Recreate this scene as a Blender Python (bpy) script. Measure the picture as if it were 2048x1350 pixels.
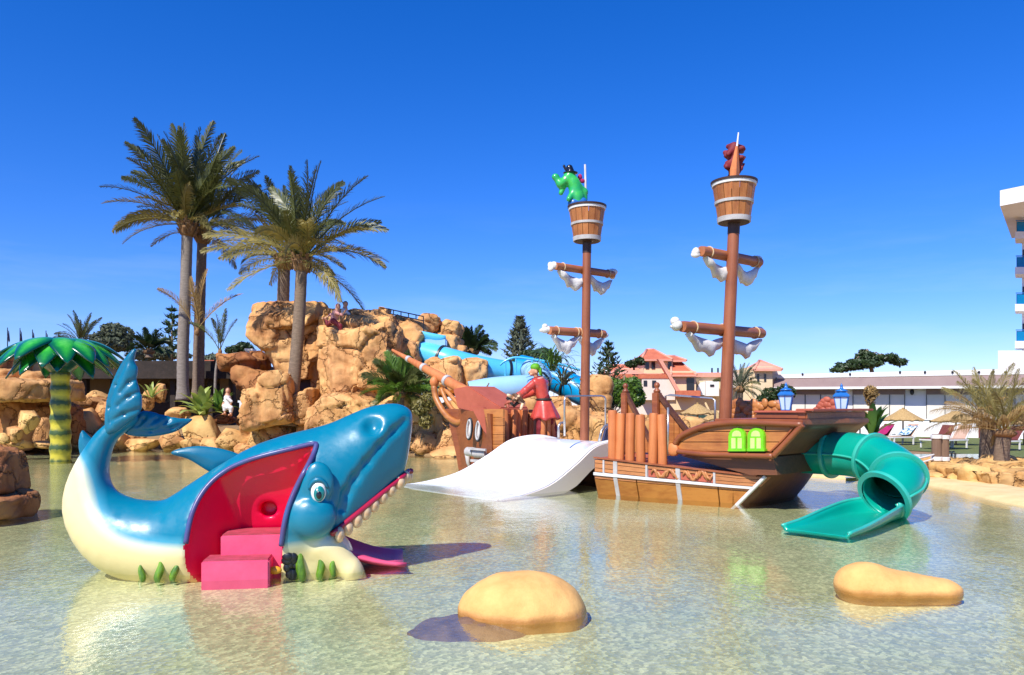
import bpy, bmesh, math, random
import numpy as np
from mathutils import Vector, Matrix
from math import radians, sin, cos, pi

for _o in list(bpy.data.objects): bpy.data.objects.remove(_o)
SC = bpy.context.scene
COL = SC.collection

# ---------------------------------------------------------------- camera
F, YH, H = 1536.0, 815.0, 1.65          # focal length in px of the 2048 wide photo, horizon row, eye height over the water
cam = bpy.data.objects.new('camera', bpy.data.cameras.new('camera')); COL.objects.link(cam)
cam.location = (0, 0, H); cam.rotation_euler = (radians(90), 0, 0)
cam.data.sensor_width = 36; cam.data.lens = 36*F/2048
cam.data.shift_y = (YH-675)/2048
cam.data.clip_end = 4000; cam.data.clip_start = 0.1
SC.camera = cam
# ---------------------------------------------------------------- sky and sun
SUN_EL, SUN_AZ = 47.0, 32.0             # the sun stands behind the camera to the left; shadows run away and to the right
world = bpy.data.worlds.new('World'); SC.world = world; world.use_nodes = True
wn = world.node_tree; wn.nodes.clear()
sky = wn.nodes.new('ShaderNodeTexSky'); sky.sky_type = 'NISHITA'; sky.sun_disc = False
sky.sun_elevation = radians(SUN_EL); sky.sun_rotation = radians(180+SUN_AZ)
sky.altitude = 0; sky.air_density = 1.0; sky.dust_density = 0.0; sky.ozone_density = 4.0
hs = wn.nodes.new('ShaderNodeHueSaturation'); hs.inputs['Saturation'].default_value = 1.2
tn = wn.nodes.new('ShaderNodeMixRGB'); tn.blend_type = 'MULTIPLY'; tn.inputs[0].default_value = 1.0; tn.inputs[2].default_value = (.82, .875, 1.32, 1)
bg = wn.nodes.new('ShaderNodeBackground'); bg.inputs['Strength'].default_value = 0.102
wo = wn.nodes.new('ShaderNodeOutputWorld')
wn.links.new(sky.outputs[0], tn.inputs[1]); wn.links.new(tn.outputs[0], hs.inputs['Color']); # thin high cloud all round, low over the horizon
wtc = wn.nodes.new('ShaderNodeTexCoord'); wmp = wn.nodes.new('ShaderNodeMapping'); wmp.inputs['Scale'].default_value = (1.6, 1.6, 11); wn.links.new(wtc.outputs['Generated'], wmp.inputs['Vector'])
wno = wn.nodes.new('ShaderNodeTexNoise'); wno.inputs['Scale'].default_value = 2.1; wno.inputs['Detail'].default_value = 8; wno.inputs['Roughness'].default_value = .6; wn.links.new(wmp.outputs[0], wno.inputs['Vector'])
wr1 = wn.nodes.new('ShaderNodeMapRange'); wr1.inputs['From Min'].default_value = .50; wr1.inputs['From Max'].default_value = .78; wn.links.new(wno.outputs['Fac'], wr1.inputs['Value'])
wsx = wn.nodes.new('ShaderNodeSeparateXYZ'); wn.links.new(wtc.outputs['Generated'], wsx.inputs[0])
wr2 = wn.nodes.new('ShaderNodeMapRange'); wr2.inputs['From Min'].default_value = .26; wr2.inputs['From Max'].default_value = .03; wn.links.new(wsx.outputs['Z'], wr2.inputs['Value'])
wml = wn.nodes.new('ShaderNodeMath'); wml.operation = 'MULTIPLY'; wn.links.new(wr1.outputs[0], wml.inputs[0]); wn.links.new(wr2.outputs[0], wml.inputs[1])
wm2 = wn.nodes.new('ShaderNodeMath'); wm2.operation = 'MULTIPLY'; wm2.inputs[1].default_value = .22; wn.links.new(wml.outputs[0], wm2.inputs[0])
wmx = wn.nodes.new('ShaderNodeMixRGB'); wmx.inputs[2].default_value = (6.2, 6.8, 7.6, 1); wn.links.new(wm2.outputs[0], wmx.inputs[0]); wn.links.new(hs.outputs[0], wmx.inputs[1]); wn.links.new(wmx.outputs[0], bg.inputs[0])
wn.links.new(bg.outputs[0], wo.inputs[0])
sl = bpy.data.lights.new('sun', 'SUN'); sl.energy = 4.6; sl.angle = radians(0.53); sl.color = (1.0, 0.95, 0.86)
sun = bpy.data.objects.new('sun', sl); COL.objects.link(sun)
to_sun = Vector((-sin(radians(SUN_AZ))*cos(radians(SUN_EL)), -cos(radians(SUN_AZ))*cos(radians(SUN_EL)), sin(radians(SUN_EL))))
sun.rotation_euler = to_sun.to_track_quat('Z', 'Y').to_euler(); sun.location = to_sun*60
vs = SC.view_settings; vs.view_transform = 'Standard'; vs.look = 'None'; vs.exposure = 0.5; vs.gamma = 1.0; vs.use_curve_mapping = False
SC.render.engine = 'CYCLES'
SC.cycles.use_denoising = True
SC.cycles.max_bounces = 6; SC.cycles.diffuse_bounces = 3; SC.cycles.glossy_bounces = 3; SC.cycles.transparent_max_bounces = 8
SC.cycles.caustics_reflective = False; SC.cycles.caustics_refractive = False
SC.cycles.sample_clamp_indirect = 6.0

# ---------------------------------------------------------------- pixel <-> place
V = Vector
def P(x, y, Y): return V(((x-1024)/F*Y, Y, H+(YH-y)/F*Y))
def W(x, y, z=0.0):
    Y = F*(H-z)/(y-YH); return V(((x-1024)/F*Y, Y, z))
def ray(x, y): return V(((x-1024)/F, 1.0, (YH-y)/F))
CAMP = V((0, 0, H))
def onplane(x, y, p0, n):
    r = ray(x, y); k = (p0-CAMP).dot(n)/r.dot(n); return CAMP+r*k
def m_at(px, Y): return px/F*Y

# ---------------------------------------------------------------- objects, parents, labels
ORG = {}
def tag(o, label=None, cat=None, group=None, kind=None):
    if label: o['label'] = label
    if cat: o['category'] = cat
    if group: o['group'] = group
    if kind: o['kind'] = kind
    return o
def thing(name, label, cat, loc=(0, 0, 0), group=None):
    o = bpy.data.objects.new(name, None); COL.objects.link(o); o.location = loc; o.empty_display_size = .2
    ORG[o] = V(loc); return tag(o, label, cat, group)
def link(name, me, parent=None, mat=None, loc=None, rot=None, scale=None):
    """place a mesh whose coordinates are local"""
    o = bpy.data.objects.new(name, me); COL.objects.link(o)
    if mat is not None and not me.materials: me.materials.append(mat)
    base = ORG[parent] if parent is not None else V((0, 0, 0))
    if parent is not None: o.parent = parent
    if loc is not None: o.location = V(loc)-base
    if rot is not None: o.rotation_euler = rot
    if scale is not None: o.scale = scale
    ORG[o] = V(loc) if loc is not None else base.copy()
    return o
def copy_tree(o, parent=None):
    c = o.copy(); COL.objects.link(c); c.parent = parent; ORG[c] = ORG.get(o, V((0, 0, 0))).copy()
    for ch in list(o.children): copy_tree(ch, c)
    return c

class MB:
    def __init__(s): s.v = []; s.f = []; s.c = []
    def add(s, vs, fs):
        b = len(s.v); s.v += [V(p) for p in vs]; s.f += [tuple(i+b for i in q) for q in fs]; return s
    def box(s, c, sz, R=None):
        x, y, z = sz[0]/2, sz[1]/2, sz[2]/2; c = V(c)
        pts = [V((a*x, b*y, d*z)) for a in (-1, 1) for b in (-1, 1) for d in (-1, 1)]
        if R is not None: pts = [R @ p for p in pts]
        return s.add([c+p for p in pts], [(0, 1, 3, 2), (4, 6, 7, 5), (0, 4, 5, 1), (2, 3, 7, 6), (0, 2, 6, 4), (1, 5, 7, 3)])
    def beam(s, a, b, w, h, up=(0, 0, 1)):
        a = V(a); b = V(b); d = b-a; L = d.length; x = d/L; u = V(up); y = u.cross(x)
        if y.length < 1e-4: y = V((0, 1, 0)).cross(x)
        y.normalize(); z = x.cross(y)
        R = Matrix((x, y, z)).transposed()
        return s.box((a+b)/2, (L, w, h), R)
    def tube(s, pts, r, n=10, caps=True, closed=False, up=None, e=1.0):
        pts = [V(p) for p in pts]; m = len(pts)
        rr = list(r) if hasattr(r, '__len__') else [r]*m
        tang = []
        for i in range(m):
            if closed: t = pts[(i+1) % m]-pts[i-1]
            else: t = pts[min(i+1, m-1)]-pts[max(i-1, 0)]
            tang.append(t.normalized())
        u = V(up) if up else (V((0, 0, 1)) if abs(tang[0].z) < .9 else V((1, 0, 0)))
        vs = []; 
        x = (u-tang[0]*u.dot(tang[0])).normalized()
        for i in range(m):
            x = (x-tang[i]*x.dot(tang[i])).normalized(); y = tang[i].cross(x)
            for k in range(n):
                a = 2*pi*k/n; vs.append(pts[i]+(x*cos(a)*e+y*sin(a))*rr[i])
        fs = []
        for i in range(m if closed else m-1):
            j = (i+1) % m
            for k in range(n):
                l = (k+1) % n; fs.append((i*n+k, i*n+l, j*n+l, j*n+k))
        if caps and not closed: fs.append(tuple(range(n-1, -1, -1))); fs.append(tuple((m-1)*n+k for k in range(n)))
        return s.add(vs, fs)
    def lathe(s, prof, n=20, c=(0, 0, 0), R=None, caps=True):
        c = V(c); vs = []
        for r, z in prof:
            for k in range(n):
                a = 2*pi*k/n; p = V((r*cos(a), r*sin(a), z))
                vs.append(c+(R @ p if R is not None else p))
        fs = []; m = len(prof)
        for i in range(m-1):
            for k in range(n): l = (k+1) % n; fs.append((i*n+k, i*n+l, (i+1)*n+l, (i+1)*n+k))
        if caps: fs.append(tuple(range(n-1, -1, -1))); fs.append(tuple((m-1)*n+k for k in range(n)))
        return s.add(vs, fs)
    def prism(s, poly, vec):
        vec = V(vec); n = len(poly); poly = [V(p) for p in poly]
        fs = [tuple(range(n-1, -1, -1)), tuple(range(n, 2*n))]+[(i, (i+1) % n, n+(i+1) % n, n+i) for i in range(n)]
        return s.add(poly+[p+vec for p in poly], fs)
    def ell(s, c, r, n=16, m=10, R=None):
        c = V(c); vs = []; 
        for i in range(m+1):
            t = pi*i/m; q = max(sin(t), 1e-3)
            for k in range(n):
                a = 2*pi*k/n; p = V((r[0]*q*cos(a), r[1]*q*sin(a), -r[2]*cos(t)))
                vs.append(c+(R @ p if R is not None else p))
        fs = [(i*n+k, i*n+(k+1) % n, (i+1)*n+(k+1) % n, (i+1)*n+k) for i in range(m) for k in range(n)]
        return s.add(vs, fs)
    def grid(s, rows, closed=False):
        m = len(rows); n = len(rows[0]); 
        return s.add([p for r in rows for p in r], [(i*n+k, i*n+(k+1) % n, (i+1)*n+(k+1) % n, (i+1)*n+k) for i in range(m-1) for k in range(n if closed else n-1)])
    def mesh(s, name, org=(0, 0, 0), smooth=False, bevel=0, recalc=True, auto=None):
        org = V(org); me = bpy.data.meshes.new(name)
        me.from_pydata([tuple(p-org) for p in s.v], [], s.f)
        if recalc or bevel:
            bm = bmesh.new(); bm.from_mesh(me)
            if recalc: bmesh.ops.recalc_face_normals(bm, faces=bm.faces)
            if bevel:
                bmesh.ops.bevel(bm, geom=[e for e in bm.edges if len(e.link_faces) == 2 and e.calc_face_angle(0) > .6], offset=bevel, segments=2, affect='EDGES', clamp_overlap=True)
            bm.to_mesh(me); bm.free()
        if smooth: me.shade_smooth()
        if auto:
            me.shade_smooth(); me.set_sharp_from_angle(angle=radians(auto))
        me.update(); return me
    def build(s, name, mat, parent=None, smooth=False, bevel=0, recalc=True, auto=None, loc=None):
        """coordinates are places in the world; the mesh is stored relative to its thing's base"""
        org = ORG[parent] if parent is not None else (V(loc) if loc is not None else V((0, 0, 0)))
        me = s.mesh(name, org, smooth, bevel, recalc, auto); me.materials.append(mat)
        o = bpy.data.objects.new(name, me); COL.objects.link(o)
        if parent is not None: o.parent = parent
        else: o.location = org
        ORG[o] = V(org); return o

def npmesh(name, vs, fs, smooth=True):
    me = bpy.data.meshes.new(name); me.from_pydata(np.asarray(vs).tolist(), [], np.asarray(fs).tolist())
    if smooth: me.shade_smooth()
    me.update(); return me
def npobj(name, vs, fs, mat, parent, smooth=True):
    org = np.array(ORG[parent]) if parent is not None else np.zeros(3)
    me = npmesh(name, np.asarray(vs)-org, fs, smooth); me.materials.append(mat)
    o = bpy.data.objects.new(name, me); COL.objects.link(o)
    if parent is not None: o.parent = parent
    ORG[o] = V(org); return o
def clip(poly, ax, lo, hi):
    for sgn, lim in ((1, lo), (-1, hi)):
        out = []; n = len(poly)
        for i in range(n):
            a, b = poly[i], poly[(i+1) % n]; da, db = sgn*(a[ax]-lim), sgn*(b[ax]-lim)
            if da >= 0: out.append(a)
            if (da < 0) != (db < 0):
                t = da/(da-db); out.append((a[0]+(b[0]-a[0])*t, a[1]+(b[1]-a[1])*t))
        poly = out
        if len(poly) < 3: return []
    return poly
def spline(pts, n):
    """Catmull-Rom through points, n samples"""
    pts = [np.array(p, float) for p in pts]; m = len(pts)-1; out = []
    for i in range(n):
        u = i/(n-1)*m; k = min(int(u), m-1); t = u-k
        p0 = pts[max(k-1, 0)]; p1 = pts[k]; p2 = pts[k+1]; p3 = pts[min(k+2, m)]
        out.append(.5*((2*p1)+(-p0+p2)*t+(2*p0-5*p1+4*p2-p3)*t*t+(-p0+3*p1-3*p2+p3)*t**3))
    return out

# ---------------------------------------------------------------- noise and distance fields (numpy)
def _hash(i, j, k, seed):
    h = (i.astype(np.int64)*374761393+j.astype(np.int64)*668265263+k.astype(np.int64)*2147483647+seed*974634777) & 0xffffffff
    h = ((h ^ (h >> 13))*1274126177) & 0xffffffff
    return ((h ^ (h >> 16)) & 0xffff)/65535.0
def vnoise(p, f, seed=0):
    q = p*f; b = np.floor(q).astype(np.int64); t = q-b; t = t*t*(3-2*t); r = 0
    for dx in (0, 1):
        for dy in (0, 1):
            for dz in (0, 1):
                w = (t[:, 0] if dx else 1-t[:, 0])*(t[:, 1] if dy else 1-t[:, 1])*(t[:, 2] if dz else 1-t[:, 2])
                r = r+w*_hash(b[:, 0]+dx, b[:, 1]+dy, b[:, 2]+dz, seed)
    return r*2-1
def fbm(p, f, oct=4, seed=0):
    r = 0; a = 1
    for o in range(oct): r = r+a*vnoise(p, f*2**o, seed+o); a *= .5
    return r
def worley(p, f, seed=0):
    q = p*f; b = np.floor(q).astype(np.int64); d1 = np.full(len(p), 9.); d2 = d1.copy(); cid = np.zeros(len(p))
    for dx in (-1, 0, 1):
        for dy in (-1, 0, 1):
            for dz in (-1, 0, 1):
                i, j, k = b[:, 0]+dx, b[:, 1]+dy, b[:, 2]+dz
                c = np.stack([i+_hash(i, j, k, seed), j+_hash(i, j, k, seed+1), k+_hash(i, j, k, seed+2)], 1)
                d = np.linalg.norm(q-c, axis=1); near = d < d1
                d2 = np.where(near, d1, np.minimum(d2, d)); cid = np.where(near, _hash(i, j, k, seed+3), cid); d1 = np.where(near, d, d1)
    return d1, d2, cid
def sgrid(lo, hi, h):
    n = [int(math.ceil((hi[i]-lo[i])/h))+1 for i in range(3)]
    ax = [(lo[i]+np.arange(n[i])*h).astype(np.float32) for i in range(3)]
    return np.meshgrid(*ax, indexing='ij')
def smin(a, b, k):
    h = np.maximum(k-np.abs(a-b), 0)/k; return np.minimum(a, b)-h*h*k*.25
def smax(a, b, k): return -smin(-a, -b, k)
def sd_ell(p, c, r):
    x, y, z = (p[0]-c[0])/r[0], (p[1]-c[1])/r[1], (p[2]-c[2])/r[2]
    k0 = np.sqrt(x*x+y*y+z*z)+1e-6; k1 = np.sqrt((x/r[0])**2+(y/r[1])**2+(z/r[2])**2)+1e-6
    return k0*(k0-1)/k1
def sd_cone(p, a, b, ra, rb, fl=1.0):
    a = np.array(a, float); b = np.array(b, float); d = b-a
    px, py, pz = p[0]-a[0], (p[1]-a[1])/fl, p[2]-a[2]; dd = np.array([d[0], d[1]/fl, d[2]])
    t = np.clip((px*dd[0]+py*dd[1]+pz*dd[2])/(dd@dd+1e-9), 0, 1)
    return np.sqrt((px-dd[0]*t)**2+(py-dd[1]*t)**2+(pz-dd[2]*t)**2)-(ra+(rb-ra)*t)
def sd_box(p, c, b, r=0.0, R=None):
    q = [p[i]-c[i] for i in range(3)]
    if R is not None:
        Rt = np.array(R.transposed()); q = [Rt[i, 0]*q[0]+Rt[i, 1]*q[1]+Rt[i, 2]*q[2] for i in range(3)]
    d = [np.abs(q[i])-(b[i]-r) for i in range(3)]
    return np.sqrt(sum(np.maximum(x, 0)**2 for x in d))+np.minimum(np.maximum(d[0], np.maximum(d[1], d[2])), 0)-r
def sd_poly(U, Vv, poly):
    d = np.full(U.shape, 1e9); s = np.ones(U.shape); n = len(poly)
    for i in range(n):
        ax, ay = poly[i]; bx, by = poly[i-1]; ex, ey = bx-ax, by-ay; wx, wy = U-ax, Vv-ay
        t = np.clip((wx*ex+wy*ey)/(ex*ex+ey*ey+1e-12), 0, 1)
        d = np.minimum(d, (wx-ex*t)**2+(wy-ey*t)**2)
        c1 = Vv >= ay; c2 = Vv < by; c3 = ex*wy > ey*wx
        s = np.where((c1 & c2 & c3) | (~c1 & ~c2 & ~c3), -s, s)
    return s*np.sqrt(d)
def nets(Fd, lo, h):
    """surface nets: a quad mesh of the zero level"""
    s = Fd < 0; nx, ny, nz = Fd.shape
    cs = [(i, j, k) for i in (0, 1) for j in (0, 1) for k in (0, 1)]
    cnt = sum(s[i:nx-1+i, j:ny-1+j, k:nz-1+k].astype(np.int8) for i, j, k in cs)
    act = (cnt > 0) & (cnt < 8); I = np.argwhere(act)
    idx = np.full(act.shape, -1, np.int64); idx[act] = np.arange(len(I))
    Vc = np.stack([Fd[I[:, 0]+i, I[:, 1]+j, I[:, 2]+k] for i, j, k in cs], 1)
    pos = np.zeros((len(I), 3)); num = np.zeros(len(I)); ca = np.array(cs, float)
    for a in range(8):
        for b in range(a+1, 8):
            if bin(a ^ b).count('1') != 1: continue
            cr = (Vc[:, a] < 0) != (Vc[:, b] < 0); den = Vc[:, a]-Vc[:, b]
            t = np.where(cr, Vc[:, a]/np.where(den == 0, 1, den), 0)
            pos += np.where(cr[:, None], ca[a]+(ca[b]-ca[a])*t[:, None], 0); num += cr
    vs = np.array(lo)+h*(I+pos/num[:, None]); fs = []
    for ax in range(3):
        sl0 = [slice(None)]*3; sl1 = [slice(None)]*3; sl0[ax] = slice(0, -1); sl1[ax] = slice(1, None)
        A = s[tuple(sl0)]; B = s[tuple(sl1)]; E = np.argwhere(A != B)
        o1, o2 = [(1, 2), (2, 0), (0, 1)][ax]
        E = E[(E[:, o1] > 0) & (E[:, o2] > 0) & (E[:, o1] < Fd.shape[o1]-1) & (E[:, o2] < Fd.shape[o2]-1)]
        ins = A[E[:, 0], E[:, 1], E[:, 2]]
        q = []
        for d1, d2 in ((-1, -1), (0, -1), (0, 0), (-1, 0)):
            c = E.copy(); c[:, o1] += d1; c[:, o2] += d2; q.append(idx[c[:, 0], c[:, 1], c[:, 2]])
        q = np.stack(q, 1); q[~ins] = q[~ins][:, ::-1]; fs.append(q)
    fs = np.concatenate(fs); return vs, fs[(fs >= 0).all(1)]
def vnormals(vs, fs):
    n = np.cross(vs[fs[:, 2]]-vs[fs[:, 0]], vs[fs[:, 3]]-vs[fs[:, 1]]); out = np.zeros_like(vs)
    for k in range(4): np.add.at(out, fs[:, k], n)
    return out/(np.linalg.norm(out, axis=1)[:, None]+1e-9)
def submesh(vs, fs, keep):
    f = fs[keep]; u, inv = np.unique(f, return_inverse=True); return vs[u], inv.reshape(f.shape), u

# ---------------------------------------------------------------- materials
def nodes(name):
    m = bpy.data.materials.new(name); m.use_nodes = True; nt = m.node_tree
    b = nt.nodes['Principled BSDF']; return m, nt, b
def N(nt, t, **kw):
    n = nt.nodes.new(t)
    for k, v in kw.items(): setattr(n, k, v)
    return n
def noise(nt, co, scale, detail=5, rough=.6):
    n = N(nt, 'ShaderNodeTexNoise'); n.inputs['Scale'].default_value = scale; n.inputs['Detail'].default_value = detail; n.inputs['Roughness'].default_value = rough
    nt.links.new(co, n.inputs['Vector']); return n
def coords(nt, scale=(1, 1, 1), rotz=0.0, kind='Object'):
    tc = N(nt, 'ShaderNodeTexCoord'); mp = N(nt, 'ShaderNodeMapping'); mp.inputs['Scale'].default_value = scale; 
    if rotz:
        mp.vector_type = 'TEXTURE'; mp.inputs['Rotation'].default_value = (0, 0, rotz); mp.inputs['Scale'].default_value = [1/c for c in scale]
    nt.links.new(tc.outputs[kind], mp.inputs['Vector']); return mp.outputs[0]
def ramp(nt, fac, stops):
    r = N(nt, 'ShaderNodeValToRGB'); e = r.color_ramp.elements
    while len(e) < len(stops): e.new(.5)
    for i, (p, c) in enumerate(stops): e[i].position = p; e[i].color = (*c[:3], 1)
    nt.links.new(fac, r.inputs[0]); return r.outputs[0]
def bump(nt, b, h, strength, dist=.02, prev=None):
    n = N(nt, 'ShaderNodeBump'); n.inputs['Strength'].default_value = strength; n.inputs['Distance'].default_value = dist
    nt.links.new(h, n.inputs['Height'])
    if prev: nt.links.new(prev, n.inputs['Normal'])
    if b: nt.links.new(n.outputs[0], b.inputs['Normal'])
    return n.outputs[0]
def vary(nt, col, amt):
    """each object a little lighter or darker than the next"""
    oi = N(nt, 'ShaderNodeObjectInfo'); mr = N(nt, 'ShaderNodeMapRange'); mr.inputs['To Min'].default_value = 1-amt; mr.inputs['To Max'].default_value = 1+amt
    nt.links.new(oi.outputs['Random'], mr.inputs['Value']); h = N(nt, 'ShaderNodeHueSaturation')
    nt.links.new(mr.outputs[0], h.inputs['Value']); nt.links.new(col, h.inputs['Color']); return h.outputs[0]
def M(name, c1, c2=None, scale=4, rough=.55, bstr=.15, bscale=40, bdist=.01, metal=0, coat=0, spec=.5, sc=(1, 1, 1), rotz=0.0, rnd=0.0, lo=.3, hi=.7, trans=0):
    m, nt, b = nodes(name); co = coords(nt, sc, rotz)
    c2 = c2 or tuple(x*.8 for x in c1)
    n = noise(nt, co, scale); col = ramp(nt, n.outputs['Fac'], [(lo, c2), (hi, c1)])
    if rnd: col = vary(nt, col, rnd)
    nt.links.new(col, b.inputs['Base Color'])
    b.inputs['Roughness'].default_value = rough; b.inputs['Metallic'].default_value = metal
    b.inputs['Coat Weight'].default_value = coat; b.inputs['Coat Roughness'].default_value = .06; b.inputs['Specular IOR Level'].default_value = spec
    if bstr: bump(nt, b, noise(nt, co, bscale).outputs['Fac'], bstr, bdist)
    if trans:
        mix = N(nt, 'ShaderNodeMixShader'); mix.inputs[0].default_value = trans; tr = N(nt, 'ShaderNodeBsdfTranslucent')
        nt.links.new(col, tr.inputs[0]); nt.links.new(b.outputs[0], mix.inputs[1]); nt.links.new(tr.outputs[0], mix.inputs[2])
        nt.links.new(mix.outputs[0], nt.nodes['Material Output'].inputs['Surface'])
    return m
def rock_mat(name, light, mid, dark, s=1.0):
    m, nt, b = nodes(name); co = coords(nt)
    n1 = noise(nt, co, .9*s, 8, .65); c = ramp(nt, n1.outputs['Fac'], [(.3, dark), (.46, mid), (.68, light)])
    st = coords(nt, (1, 1, .25)); n2 = noise(nt, st, 2.2*s, 6, .7); c2 = ramp(nt, n2.outputs['Fac'], [(.38, (.55, .4, .28)), (.55, (1, 1, 1))])
    mx = N(nt, 'ShaderNodeMixRGB', blend_type='MULTIPLY'); mx.inputs[0].default_value = .55
    nt.links.new(c, mx.inputs[1]); nt.links.new(c2, mx.inputs[2])
    mxo = mx.outputs[0]
    b.inputs['Roughness'].default_value = .85; b.inputs['Specular IOR Level'].default_value = .25
    w = N(nt, 'ShaderNodeTexVoronoi', feature='DISTANCE_TO_EDGE'); w.inputs['Scale'].default_value = .72*s
    nd = noise(nt, co, 2*s, 4); va = N(nt, 'ShaderNodeVectorMath', operation='ADD'); nt.links.new(co, va.inputs[0]); nt.links.new(nd.outputs['Color'], va.inputs[1]); nt.links.new(va.outputs[0], w.inputs['Vector'])
    wr = ramp(nt, w.outputs[0], [(0, (0, 0, 0)), (.035, (1, 1, 1))])
    n3 = noise(nt, co, .45*s, 3); mp_ = N(nt, 'ShaderNodeMixRGB', blend_type='MULTIPLY'); mp_.inputs[0].default_value = .8; nt.links.new(mxo, mp_.inputs[1]); nt.links.new(ramp(nt, n3.outputs['Fac'], [(.38, (.86, .78, .86)), (.6, (1.05, 1.03, .98))]), mp_.inputs[2])
    dk = N(nt, 'ShaderNodeMixRGB', blend_type='MULTIPLY'); dk.inputs[0].default_value = .75; nt.links.new(mp_.outputs[0], dk.inputs[1]); nt.links.new(ramp(nt, w.outputs[0], [(0, (.34, .24, .17)), (.022, (1, 1, 1))]), dk.inputs[2])   # dirt in the joints
    nt.links.new(vary(nt, dk.outputs[0], .1), b.inputs['Base Color'])
    p = bump(nt, None, wr, .8, .06); p = bump(nt, None, noise(nt, co, 5*s, 8, .7).outputs['Fac'], .55, .06, p); bump(nt, b, noise(nt, co, 28*s, 5).outputs['Fac'], .3, .015, p)
    return m
def wood_mat(name, c1, c2, rotz=0.0, axis=0, rough=.5, coat=.1, rnd=.12):
    """grain runs along the given axis after turning by rotz"""
    sc = [14, 14, 14]; sc[axis] = .9
    m, nt, b = nodes(name); co = coords(nt, tuple(sc), rotz)
    n = noise(nt, co, 1.0, 7, .65); n.inputs['Distortion'].default_value = .6
    big = noise(nt, coords(nt), 1.7, 3); mx = N(nt, 'ShaderNodeMath', operation='MULTIPLY_ADD'); mx.inputs[1].default_value = .45; 
    nt.links.new(big.outputs['Fac'], mx.inputs[0]); sb = N(nt, 'ShaderNodeMath', operation='MULTIPLY'); sb.inputs[1].default_value = .55
    nt.links.new(n.outputs['Fac'], sb.inputs[0]); nt.links.new(sb.outputs[0], mx.inputs[2])
    col = vary(nt, ramp(nt, mx.outputs[0], [(.36, c2), (.56, c1)]), rnd)
    nt.links.new(col, b.inputs['Base Color']); b.inputs['Roughness'].default_value = rough; b.inputs['Coat Weight'].default_value = coat; b.inputs['Coat Roughness'].default_value = .25
    bump(nt, b, n.outputs['Fac'], .35, .012); return m

SHIPROT = radians(-47)
MAT = {}
MAT['rock'] = rock_mat('sandstone_concrete', (.74, .45, .19), (.63, .345, .125), (.33, .16, .06))
MAT['rock_pale'] = rock_mat('pale_sandstone', (.78, .52, .21), (.70, .43, .15), (.48, .26, .085))
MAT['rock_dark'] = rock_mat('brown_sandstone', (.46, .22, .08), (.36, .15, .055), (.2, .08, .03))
MAT['rock_smooth'] = M('smooth_painted_rock', (.80, .43, .13), (.72, .36, .10), 3, .7, .25, 22, .012)
def wet_rock():
    m, nt, b = nodes('smooth_wet_rock'); co = coords(nt); n = noise(nt, co, 4, 8, .65); col = ramp(nt, n.outputs['Fac'], [(.35, (.66, .34, .10)), (.65, (.82, .46, .15))])
    sx = N(nt, 'ShaderNodeSeparateXYZ'); nt.links.new(co, sx.inputs[0]); n2 = noise(nt, co, 9, 4); ad = N(nt, 'ShaderNodeMath', operation='MULTIPLY_ADD'); ad.inputs[1].default_value = .05; nt.links.new(n2.outputs['Fac'], ad.inputs[0]); nt.links.new(sx.outputs['Z'], ad.inputs[2])
    mr = N(nt, 'ShaderNodeMapRange'); mr.inputs['From Min'].default_value = .045; mr.inputs['From Max'].default_value = .09; nt.links.new(ad.outputs[0], mr.inputs['Value'])
    mx = N(nt, 'ShaderNodeMixRGB', blend_type='MULTIPLY'); mx.inputs[0].default_value = 1; nt.links.new(col, mx.inputs[1]); nt.links.new(ramp(nt, mr.outputs[0], [(0, (.62, .52, .40)), (1, (1, 1, 1))]), mx.inputs[2]); nt.links.new(mx.outputs[0], b.inputs['Base Color'])
    r = N(nt, 'ShaderNodeMapRange'); r.inputs['To Min'].default_value = .25; r.inputs['To Max'].default_value = .85; nt.links.new(mr.outputs[0], r.inputs['Value']); nt.links.new(r.outputs[0], b.inputs['Roughness'])
    p = bump(nt, None, noise(nt, co, 6, 8, .7).outputs['Fac'], .35, .03); bump(nt, b, noise(nt, co, 60, 4).outputs['Fac'], .35, .006, p); return m
MAT['rock_smooth'] = wet_rock()
MAT['rock_wet'] = M('wet_dark_rock', (.24, .14, .085), (.12, .07, .05), 5, .7, .6, 12, .04)
MAT['sand'] = M('sand_concrete', (.80, .60, .30), (.66, .45, .2), 2.5, .9, .3, 40, .01)
MAT['soil'] = M('garden_soil', (.22, .13, .06), (.36, .22, .09), 1.5, .95, .5, 12, .04)
MAT['grass'] = M('lawn', (.10, .15, .03), (.15, .15, .04), 3, .9, .6, 60, .03)
MAT['deck_orange'] = wood_mat('orange_planks', (.50, .19, .045), (.30, .09, .02), SHIPROT)
MAT['hull_gold'] = wood_mat('golden_planks', (.44, .175, .03), (.31, .10, .014), SHIPROT)
MAT['hull_pink'] = wood_mat('upper_hull_planks', (.50, .20, .065), (.36, .12, .035), SHIPROT)
MAT['brown_trim'] = wood_mat('red_brown_trim', (.30, .085, .025), (.19, .045, .014), SHIPROT, 0, .45, .15)
MAT['dark_wood'] = wood_mat('dark_wood', (.15, .05, .018), (.08, .026, .01), SHIPROT, 0, .55)
MAT['log'] = wood_mat('terracotta_logs', (.60, .20, .06), (.46, .13, .035), 0, 2, .6, 0)
MAT['mast'] = wood_mat('brown_mast', (.33, .105, .042), (.22, .062, .024), 0, 2, .5, .1)
MAT['spar'] = wood_mat('brown_spar', (.42, .15, .06), (.30, .085, .03), radians(43), 0, .5, .1)
MAT['bow_red'] = M('red_brown_paint', (.46, .11, .06), (.36, .08, .04), 3, .6, .3, 18, .015)
MAT['stave'] = wood_mat('nest_staves', (.46, .17, .045), (.30, .085, .02), 0, 2, .5, .1, .2)
MAT['dark_paint'] = M('dark_brown_paint', (.05, .02, .012), None, 4, .5)
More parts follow.
